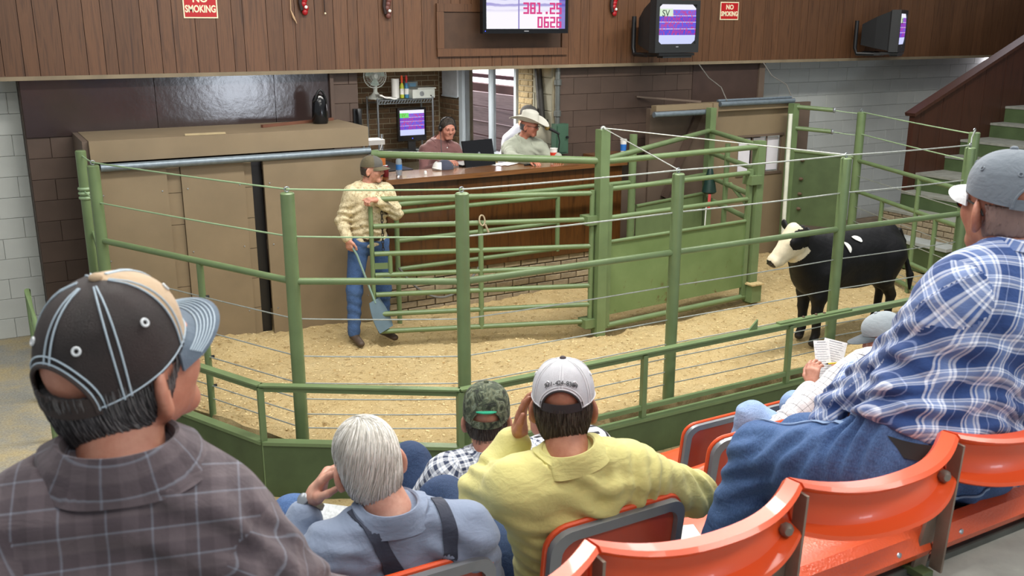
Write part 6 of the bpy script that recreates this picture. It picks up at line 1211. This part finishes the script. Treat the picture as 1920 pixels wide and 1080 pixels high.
collar(p, MAR, r=.068, hgt=.03, open_=.7); add_hair(p, BH, 900, .004, .036, -.06, (.02, .05), 0, .0012, top=1.4)
T = lambda x, y, z: p.fr[0] + p.fr[1] @ A_(x, y, z)
hs = MB().tube([T(.098 * math.cos(a), -.01, .02 + .115 * math.sin(a)) for a in np.linspace(0, math.pi, 20)], .006, 8).build('headset', BLACK, p.root)
for s in (-1, 1): MB().lathe([(.03, -.015), (.036, 0), (.03, .015)], 16, T(s * .088, -.008, 0), tuple(p.fr[1][:, 0])).build('ear_pad', BLACK, hs)
MB().tube([T(-.09, 0, -.01), T(-.08, .06, -.05), T(-.03, .115, -.065)], .004, 6).build('mic_boom', BLACK, hs)
MB().tube([T(.085, 0, -.03), (4.61, 9.86, 1.64), (4.62, 9.84, 1.54)], .004, 6).build('cord', BLACK, hs)
for k in range(4): MB().lathe([(.008, 0), (.006, .004)], 8, p.NB + A_(.03, -.128 - .004 * k, -.06 - .08 * k), (0, -1, .2)).build('button', WHITE_P, p.root)
SAGE = fabric('sage_shirt', '#a3a898', .06)
J = dict(head=(5.665, 9.680, 1.878), neck=(5.630, 9.750, 1.725), shR=(5.430, 9.770, 1.620), shL=(5.835, 9.710, 1.620), pelvis=(5.630, 9.900, 1.160), elR=(5.350, 9.530, 1.540), wrR=(5.440, 9.24, 1.535), elL=(5.950, 9.590, 1.420), wrL=(5.86, 9.36, 1.535),
         hipR=(5.530, 9.850, 1.140), hipL=(5.730, 9.850, 1.140), knR=(5.51, 9.80, 0.97), knL=(5.75, 9.80, 0.97), anR=(5.510, 9.900, 0.740), anL=(5.750, 9.900, 0.740))
p = person('auctioneer in a cream cowboy hat and sage shirt at the microphone', J, SAGE, DENIM_D, '#b77a64', .011, .0055, head_rot=(R(-10), 0, R(-140)), build=1.1, belly=.03, hands=[hand((5.44, 9.25, 1.535), (.25, -1, -.15), (0, -.1, -1), .35, -1), hand((5.86, 9.36, 1.535), (-.5, -.8, 0), (0, 0, -1), .5, 1)], tail=None, folds=[((5.48, 9.75, 1.55), (.2, 1, .3), (1, 0, 0), .06, .007, .1), ((5.75, 9.78, 1.5), (.4, 0, 1), (1, 0, 0), .07, .006, .12)])
collar(p, SAGE, r=.070, hgt=.03, open_=.7); add_hair(p, [GH[1], GH[2], WH[2]], 150, .004, .02, -.07, (.02, .04), top=.3)
HATM = mat('cream_felt', '#cfcdc2', .85, var=.05, bump=.08, bscale=200); fr = p.fr; n = 48
def hpt(az, t):
    if t <= 1:                                           # brim, rolled up at the sides
        rr = .098 + (1 - t) * .090; zz = .055 + (1 - t) * (.065 * abs(math.sin(az)) ** 2.2 - .018 * abs(math.cos(az)) ** 3)
        return fr[0] + fr[1] @ A_(math.sin(az) * rr * .98, math.cos(az) * rr * 1.30 - .012, zz)
    q = t - 1; rr = .095 * (1 - .16 * q) * (1 if q < .8 else math.sqrt(max(0, 1 - ((q - .8) / .2) ** 2)) * .9 + .02); zz = .055 + .140 * min(q, .93) + (0 if q < .8 else .0)
    dent = .022 * math.exp(-(math.sin(az) * rr / .03) ** 2) * (q > .75) * (q - .75) / .25 + .018 * (q > .5) * math.exp(-((abs(az) - .55) / .3) ** 2) * (q - .5)
    return fr[0] + fr[1] @ A_(math.sin(az) * rr * .90 * (1 - dent * 2), math.cos(az) * rr * 1.14 - .012, zz - dent)
Pq = np.array([[hpt(a, t) for a in np.linspace(0, 2 * math.pi, n)] for t in np.concatenate([np.linspace(0, 1, 8), np.linspace(1.02, 2, 18)])]); ht = MB().grid(Pq, thick=-.004).build('cowboy_hat', HATM, p.root)
MB().tube([hpt(a, 1.06) for a in np.linspace(0, 6.283, 40)[:-1]], .006, 6, closed=True).build('hat_band', mat('hat_band', '#b5ac92', .8), ht)
T = lambda x, y, z: fr[0] + fr[1] @ A_(x, y, z); g2 = MB()
for s in (-1, 1): g2.tube([T(s * .03 + .022 * math.cos(a), .104, .006 + .015 * math.sin(a)) for a in np.linspace(0, 6.283, 13)[:-1]], .003, 6, closed=True).tube([T(s * .055, .098, .008), T(s * .08, .0, .008)], .003, 6)
g2.build('glasses', BLACK, p.root); MB().box((5.80, 9.70, 1.50), (5.81, 9.71, 1.58)).build('pocket_pen', WHITE_P, p.root)
LAV = fabric('pale_lavender_shirt', '#c9cad6', .05)
J = dict(head=(5.980, 10.230, 1.940), neck=(5.900, 10.260, 1.785), shR=(5.700, 10.250, 1.665), shL=(6.020, 10.350, 1.665), pelvis=(5.840, 10.410, 1.225), elR=(5.640, 10.280, 1.405), wrR=(5.720, 10.130, 1.285), elL=(6.070, 10.270, 1.405), wrL=(5.990, 10.180, 1.285), hipR=(5.760, 10.410, 1.185), hipL=(5.940, 10.430, 1.185), knR=(5.740, 10.390, 0.935), knL=(5.940, 10.430, 0.935), anR=(5.740, 10.410, 0.705), anL=(5.940, 10.450, 0.705))
p = person('person in a pale lavender shirt and dark cap behind the auctioneer', J, LAV, DENIM_D, '#b77a64', .012, .007, head_rot=(R(-14), 0, R(-120)), build=.95, tail=None); add_hair(p, BH, 100, .005, .02, -.07, top=.3)
DKC = fabric('dark_grey_cap', '#4c4a48'); cap(p, (DKC, DKC), False, False, DKC, button=DKC)
o = thing('cap_on_counter', 'white and dark blue cap lying on the counter by the clerk', 'cap', (4.42, 9.42, CTZ)); mb = MB(); mb.v = []; Pq = np.array([[(4.44 + .10 * math.sin(a) * math.cos(e), 9.42 + .085 * math.cos(a) * math.cos(e), CTZ + .002 + .10 * math.sin(e)) for a in np.linspace(0, 6.283, 25)] for e in np.linspace(0, 1.55, 9)]); MB().grid(Pq, thick=-.003).build('crown', fabric('dark_blue_cap', '#3d4252'), o)
Pq = np.array([[(4.36 - .075 * t * math.sqrt(max(0, 1 - s * s)), 9.40 + .075 * s, CTZ + .012 + .012 * (1 - s * s)) for s in np.linspace(-1, 1, 11)] for t in np.linspace(0, 1, 5)]); MB().grid(Pq, thick=.004).build('bill', WHITE_P, o)
Pq = np.array([[(4.40 + .102 * math.sin(a) * math.cos(e), 9.42 + .088 * math.cos(a) * math.cos(e), CTZ + .003 + .102 * math.sin(e)) for a in np.linspace(3.5, 5.9, 11)] for e in np.linspace(.0, .9, 6)]); MB().grid(Pq, thick=-.003).build('front_panel', WHITE_P, o)

# ------------------------------------------------------------------ the steer
SB = lambda x, y, z: A_(x, y, z)
YC = 6.33
body = [C((7.100, YC, .80), (7.700, YC, .80), .235, .25, .10, (1, .95, 1.12)), C((6.900, YC, .80), (7.050, YC, .80), .215, .23, .10, (1, .86, 1.12)), C((7.800, YC, .84), (7.930, YC, .84), .20, .17, .10, (1, .98, 1.1)), E((6.850, YC, .70), (.16, .15, .20), .10), C((6.850, YC, 1.01), (7.900, YC, 1.02), .06, .075, .10),
        C((6.870, YC, .84), (6.60, YC - .06, 1.05), .185, .125, .10, (1, .78, 1.15)), C((6.80, YC - .03, .72), (6.60, YC - .05, .95), .13, .10, .08), E((7.450, YC, .60), (.30, .20, .10), .08)]
for s, dx in ((-1, 0), (1, .10)):
    y = YC + s * .12; x0 = 6.890 + dx * (.6 if s > 0 else 0)
    body += [C((x0 + .02, y, .72), (x0 - .02, y, .50), .118, .085, .06), C((x0 - .02, y, .50), (x0 - .03, y, .34), .074, .052, .03), C((x0 - .03, y, .34), (x0 - .02, y, .12), .050, .040, .02), C((x0 - .02, y, .12), (x0 - .05, y, .035), .038, .044, .015)]
    xh = 7.830 + (.14 if s > 0 else 0); y = YC + s * .125
    body += [C((xh - .02, y, .80), (xh - .07, y, .56), .165, .10, .08), C((xh - .07, y, .56), (xh + .06, y, .38), .085, .052, .04), C((xh + .06, y, .38), (xh + .035, y, .13), .045, .036, .02), C((xh + .035, y, .13), (xh, y, .035), .038, .044, .015)]
hf = (A_(6.50, YC - .10, 1.10), eul(R(0), R(0), R(90)) @ eul(R(0), 0, R(22)) )   # head frame: +Y towards the muzzle
hf = (hf[0], eul(0, 0, R(78)) @ eul(R(-40), 0, 0))
headp = [E((0, .0, .0), (.105, .13, .115), .05, hf), C((0, .02, .0), (0, .26, -.02), .10, .062, .05, (.92, 1, 1.05), fr=hf), E((0, .285, -.025), (.070, .055, .058), .03, hf), C((0, .03, -.07), (0, .23, -.07), .06, .045, .04, fr=hf), C((-.075, .055, .035), (.075, .055, .035), .035, None, .03, fr=hf), C((0, -.06, .02), (0, -.05, .09), .07, .055, .04, fr=hf)]
tail = [C((8.070, YC, 1.0), (8.150, YC, .88), .03, .026, .03), C((8.150, YC, .88), (8.210, YC - .02, .66), .026, .022, .02), C((8.210, YC - .02, .66), (8.250, YC - .05, .52), .024, .034, .02), C((8.250, YC - .05, .52), (8.240, YC - .07, .38), .036, .014, .02)]
V, Q = sdf_mesh(body + headp + tail, .010, 0, lambda p_, f: f + .0008 * np.sin(p_[:, 0] * 60 + 3 * np.sin(p_[:, 2] * 31)) * np.sin(p_[:, 2] * 47 + p_[:, 1] * 40))
cen = V[Q].mean(1); q = (cen - hf[0]) @ hf[1]; mi = np.zeros(len(Q), int)
face = (q[:, 1] > -.02 + .03 * np.sin(q[:, 0] * 50)) & (q[:, 1] < .6) & (np.abs(q[:, 0]) < .2) & (np.abs(q[:, 2]) < .2) & ((np.abs(q[:, 0]) < .088) | (q[:, 1] > .10)) | ((np.abs(q[:, 0]) < .07) & (q[:, 2] > .04) & (q[:, 1] > -.10) & (q[:, 1] < .4) & (cen[:, 0] < 6.700))
mi[face] = 1; nose = face & (q[:, 1] > .315) & (q[:, 2] > -.07); mi[nose] = 2
hoof = cen[:, 2] < .05; mi[hoof] = 3; mi[(cen[:, 2] < .60) & (np.abs(cen[:, 0] - 7.530) < .10) & (cen[:, 2] > .5) & (np.abs(cen[:, 1] - YC) < .08)] = 4
COAT = mat('black_coat', '#0b0b0f', .55, var=.35, scale=9, bump=.35, bscale=150, spec=.3); WF = mat('white_face_coat', '#d8cdb2', .85, var=.12, scale=18, bump=.3, bscale=160)
st = link('steer', np_mesh('steer', [(V, Q, mi)], [COAT, WF, mat('nose_black', '#1d191a', .35), mat('hoof_dark', '#221d1a', .6), mat('belly_brown', '#6b4a35', .8)])); tag(st, 'black steer with a white face standing in the ring', 'steer', kind='thing')
for s in (-1, 1):
    efr = (hf[0] + hf[1] @ A_(s * .11, -.045, .065), hf[1] @ eul(R(30), s * R(-8), s * R(-12))); V, Q = sdf_mesh([C((0, 0, 0), (s * .085, -.01, .0), .028, .040, .02, (1, .45, 1), fr=efr), C((s * .085, -.01, 0), (s * .12, -.01, -.01), .034, .012, .02, (1, .45, 1), fr=efr)], .006); link('ear', np_mesh('ear', [(V, Q, 0)], [COAT]), st)
    MB().ell(hf[0] + hf[1] @ A_(s * .083, .075, .03), (.02, .02, .018), 12, 8).build('eye', mat('eye_black', '#120d0c', .1), st)
    MB().ell(hf[0] + hf[1] @ A_(s * .030, .330, -.015), (.012, .012, .010), 10, 6).build('nostril', mat('eye_black', '#120d0c', .1), st)
for (x, z, a) in ((7.290, .965, .5), (7.110, .90, 1.2)):
    bm = bpy.data.objects; tb = BVHTree.FromPolygons([v.co for v in st.data.vertices], [tuple(pp.vertices) for pp in st.data.polygons]); Pq = np.zeros((7, 5, 3))
    for i, t in enumerate(np.linspace(-1, 1, 7)):
        for j, s in enumerate(np.linspace(-1, 1, 5)):
            w_ = .026 * math.sqrt(max(0.02, 1 - t * t)); px = x + t * .06 * math.cos(a) + s * w_ * math.sin(a) + .02 * (1 - t * t); pz = z - t * .06 * math.sin(a) + s * w_ * math.cos(a); h_ = tb.ray_cast(Vector((px, 5.0, pz + .35)), Vector((0, 1, -.25)).normalized()); Pq[i, j] = (np.array(h_[0]) + A_(0, -.006, .004)) if h_[0] is not None else (px, YC - .2, pz)
    MB().grid(Pq, thick=-.004).build('sale_tag', WHITE_P, st)
# ------------------------------------------------------------------ seats
def orange_mat(name, c, tex=False):
    t = NT(name); v = t.coord('Object'); n = t.noise(v, 3, 3); q = lin(c); t.link(t.ramp(n.outputs[0], [(.3, tuple(x * .88 for x in q[:3]) + (1,)), (.7, q)]), t.b.inputs['Base Color']); t.b.inputs['Roughness'].default_value = .32; t.b.inputs['Coat Weight'].default_value = .15
    if tex:
        vo = t.new('ShaderNodeTexVoronoi', Scale=170.0); t.link(v, vo.inputs['Vector']); t.bump(vo.outputs['Distance'], .25, .003)
    return t.m
ORG = orange_mat('orange_fibreglass', '#df5426'); ORG_T = orange_mat('orange_grained_fibreglass', '#dd5a30', True); ORG_D = orange_mat('dull_orange_shell', '#b8452a'); STL = mat('brown_steel_bar', '#85766a', .5, metal=.4, var=.2, scale=14); GSTL = mat('grey_enamel_frame', '#85888c', .3, metal=.45, var=.08)
# row A: low-backed bleacher shells on flat steel brackets
EDG = [-.10, .355, .812, 1.275, 1.728, 2.18, 2.635]
labA = ['orange bleacher seat under the man in the brown plaid shirt', 'orange bleacher seat cut by the bottom of the picture', 'empty orange bleacher seat behind the yellow shirt', 'orange bleacher seat beside the thigh of the man in blue plaid', 'orange bleacher seat behind the back of the man in blue plaid', 'orange bleacher seat past the man in blue plaid']
def bleacher(u0, u1, label):
    t = thing('bleacher_seat', label, 'seat', ((u0 + u1) / 2, 1.2, 1.85), group='orange bleacher seats'); n = 26; um = (u0 + u1) / 2; hw = (u1 - u0) / 2 - .003
    prof = [(.012, 2.068), (-.022, 2.065), (-.030, 2.070), (-.026, 2.077), (.004, 2.086), (.010, 2.100), (.012, 2.125), (.008, 2.150), (-.016, 2.160), (-.022, 2.168), (-.014, 2.175), (.020, 2.172), (.030, 2.160), (.032, 2.07)]
    P = np.zeros((len(prof), n, 3))
    for j, s in enumerate(np.linspace(-1, 1, n)):
        bulge = 1.170 - .062 * (1 - abs(s) ** 2.2); lift = .018 * abs(s) ** 3
        for i, (y, z) in enumerate(prof): zz = z + lift - (.10 * (abs(s) ** 4) * (2.17 - z) * -.25); P[i, j] = (um + s * hw, bulge + y, zz - .025)
    mb = MB(); mb.grid(P); m_ = len(prof); mb.f += [tuple(i * n for i in range(m_))[::-1], tuple(i * n + n - 1 for i in range(m_))] + [(j, j + 1, (m_ - 1) * n + j + 1, (m_ - 1) * n + j) for j in range(n - 1)][:0]; mb.m += [0, 0]
    for j in range(n - 1): mb.f.append(((m_ - 1) * n + j, (m_ - 1) * n + j + 1, j + 1, j)); mb.m.append(0)
    mb.build('backrest', ORG, t)
    pts = [(1.195, 1.868), (1.185, 1.885), (1.20, 1.915), (1.215, 1.922), (1.24, 1.912), (1.29, 1.898), (1.36, 1.90), (1.42, 1.905), (1.445, 1.897), (1.455, 1.87)]
    Pq = np.array([[(um + s * hw, y, z - .012 * (1 - s * s) * (1 if 1.23 < y < 1.42 else 0)) for s in np.linspace(-1, 1, 13)] for (y, z) in pts]); MB().grid(Pq, thick=.008).build('seat_pan', ORG_T, t)
    for s in (-.55, .55): MB().lathe([(.010, 0), (.009, .004), (.003, .006)], 10, (um + s * hw, 1.186, 1.893), (0, -1, .1)).build('bolt', STEEL, t)
    MB().lathe([(.014, 0), (.014, .008), (.008, .016)], 8, (um + hw - .034, 1.150, 2.085), (-.4, -1, .1)).build('bolt', mat('worn_bolt', '#7d756c', .5, metal=.5), t)
    return t
for i, l in enumerate(labA): bleacher(EDG[i], EDG[i + 1], l)
for i, u in enumerate(EDG):
    t = thing('seat_bracket', ['seat bracket left of the brown plaid shirt', 'seat bracket behind the brown plaid shirt', 'seat bracket at the left end of the empty bleacher seat', 'seat bracket between the empty bleacher seat and the next one', 'seat bracket below the blue plaid shirt', 'seat bracket at the edge of the picture', 'seat bracket past the blue plaid man'][i], 'bracket', (u, 1.16, 1.82)); 
    MB().bar((u - .020, 1.195, 1.83), (u - .004, 1.168, 2.06), .044, .007, up=(0, 1, 0)).bar((u + .001, 1.165, 1.84), (u, 1.150, 2.150), .006, .030, up=(0, 1, 0)).build('upright_bar', STL, t); MB().bar((u - .03, 1.16, 1.836), (u - .03, 1.42, 1.836), .035, .016).build('foot_bar', GREEN_D, t)
# rows B to D: chairs with grey steel frames
def frame_chair(u, w, zt, label, group, yaw=0.0):
    t = thing('framed_chair', label, 'chair', (u, w, zt), yaw, group=group); hw = .225; n = 9
    def back(s, k): return (s * hw * (1 - .05 * (1 - k)), .05 * (1 - k) - .035 * (1 - s * s), -.40 * (1 - k))
    out = []; rc = .07
    def rr(sx, sz, c0): return [(c0[0] + rc * math.cos(a), c0[1] + rc * math.sin(a)) for a in np.linspace(*((0, math.pi / 2) if sx > 0 else (math.pi / 2, math.pi)), 7)]
    ol = [(hw, -.40)] + rr(1, 1, (hw - rc, -rc)) + rr(-1, 1, (-hw + rc, -rc)) + [(-hw, -.40)]
    yv = lambda x, z: -.125 * z - .030 * (1 - (x / hw) ** 2) 
    path = [(x, yv(x, z), z) for x, z in ol]
    ysh = 0.0
    # flat grey steel rim seen from behind, orange shell in front of it
    P = np.zeros((4, len(path), 3)); cx, cz = 0, -.2
    for j, (x, y, z) in enumerate(path):
        dx, dz = x - cx, z - cz; L = math.hypot(dx, dz); ix, iz = (x - dx / L * .032, z - dz / L * .032)
        P[0, j] = (x, y, z); P[1, j] = (x, y - .018, z); P[2, j] = (ix, yv(ix, iz) - .018, iz); P[3, j] = (ix, yv(ix, iz) - .004, iz)
    MB().grid(P, thick=.003).build('rim', GSTL, t, world=False)
    ns, nz = 13, 11; Pq = np.zeros((nz, ns, 3))
    for i, k in enumerate(np.linspace(0, 1, nz)):
        z = -.40 + k * .395; wmax = hw if z < -rc else hw - rc + math.sqrt(max(0, rc * rc - (z + rc) ** 2))
        for j, s in enumerate(np.linspace(-1, 1, ns)): x = s * (wmax + .002); Pq[i, j] = (x, yv(x, z) + .008, z)
    MB().grid(Pq, thick=.010).build('backrest', ORG_D, t, world=False)
    rim2 = [(x * 1.008, yv(x, z) + .010, z + (.004 if z > -.3 else 0)) for x, z in ol]; MB().tube(rim2, .009, 8).build('edge_roll', ORG, t, world=False)
    sp = [(.02, -.385), (.06, -.405), (.16, -.415), (.30, -.408), (.40, -.398), (.435, -.408), (.45, -.43)]
    Pq = np.array([[(s * .22, y + .045, z - .012 * (1 - s * s)) for s in np.linspace(-1, 1, 11)] for y, z in sp]); MB().grid(Pq, thick=.012).build('seat', ORG, t, world=False)
    MB().tube([(-.21, .06, -.425), (-.21, .46, -.425)], .014, 8).tube([(.21, .06, -.425), (.21, .46, -.425)], .014, 8).build('seat_rail', GSTL, t, world=False)
    for s in (-1, 1): MB().tube([(s * .215, .055, -.40), (s * .215, .10, -.62), (s * .215, .05, -.80)], .016, 8).build('leg', GSTL, t, world=False)
    for s in (-1, 1): MB().tube([(s * .215, .42, -.425), (s * .215, .44, -.80)], .014, 8).build('leg', GSTL, t, world=False)
    return t
for u, l in ((.80, 'grey framed orange chair under the white haired man'), (1.42, 'grey framed orange chair under the man in the yellow shirt'), (2.05, 'empty grey framed orange chair beside the yellow shirt'), (2.68, 'grey framed orange chair in front of the blue plaid knee')): frame_chair(u, 1.925, 1.705, l, 'second row chairs')
for u, l in ((1.55, 'framed chair under the man in the camouflage cap'), (1.98, 'framed chair under the striped shirt'), (2.73, 'empty framed orange chair past the yellow elbow'), (3.42, 'framed orange chair under the writing man')): frame_chair(u, 2.76, 1.345, l, 'third row chairs')
for u, l in ((2.42, 'front row orange chair just past the striped shirt'), (3.30, 'front row orange chair with only its top showing by the pale jeans'), (3.80, 'front row orange chair further along the kerb')): frame_chair(u, 3.60, .965, l, 'front row chairs')
o = MB().cbox((1.93, 2.22, 1.325), (.10, .17, .003), rot=eul(0, 0, R(-20))).build('folded_sheet', mat('paper_white', '#e9e9e4', .8)); tag(o, 'folded white sheet lying on the empty chair beside the yellow elbow', 'paper')
o = thing('stadium_chair', 'small orange seat on the end tiers', 'seat', (12.2, 6.6, 1.5)); MB().box((12.0, 6.4, 1.70), (12.05, 6.9, 1.98)).build('backrest', ORG, o); MB().box((11.75, 6.4, 1.66), (12.05, 6.9, 1.70)).build('seat_pan', ORG, o); MB().tube([(11.9, 6.65, 1.49), (11.9, 6.65, 1.66)], .02, 8).build('leg', GSTL, o)
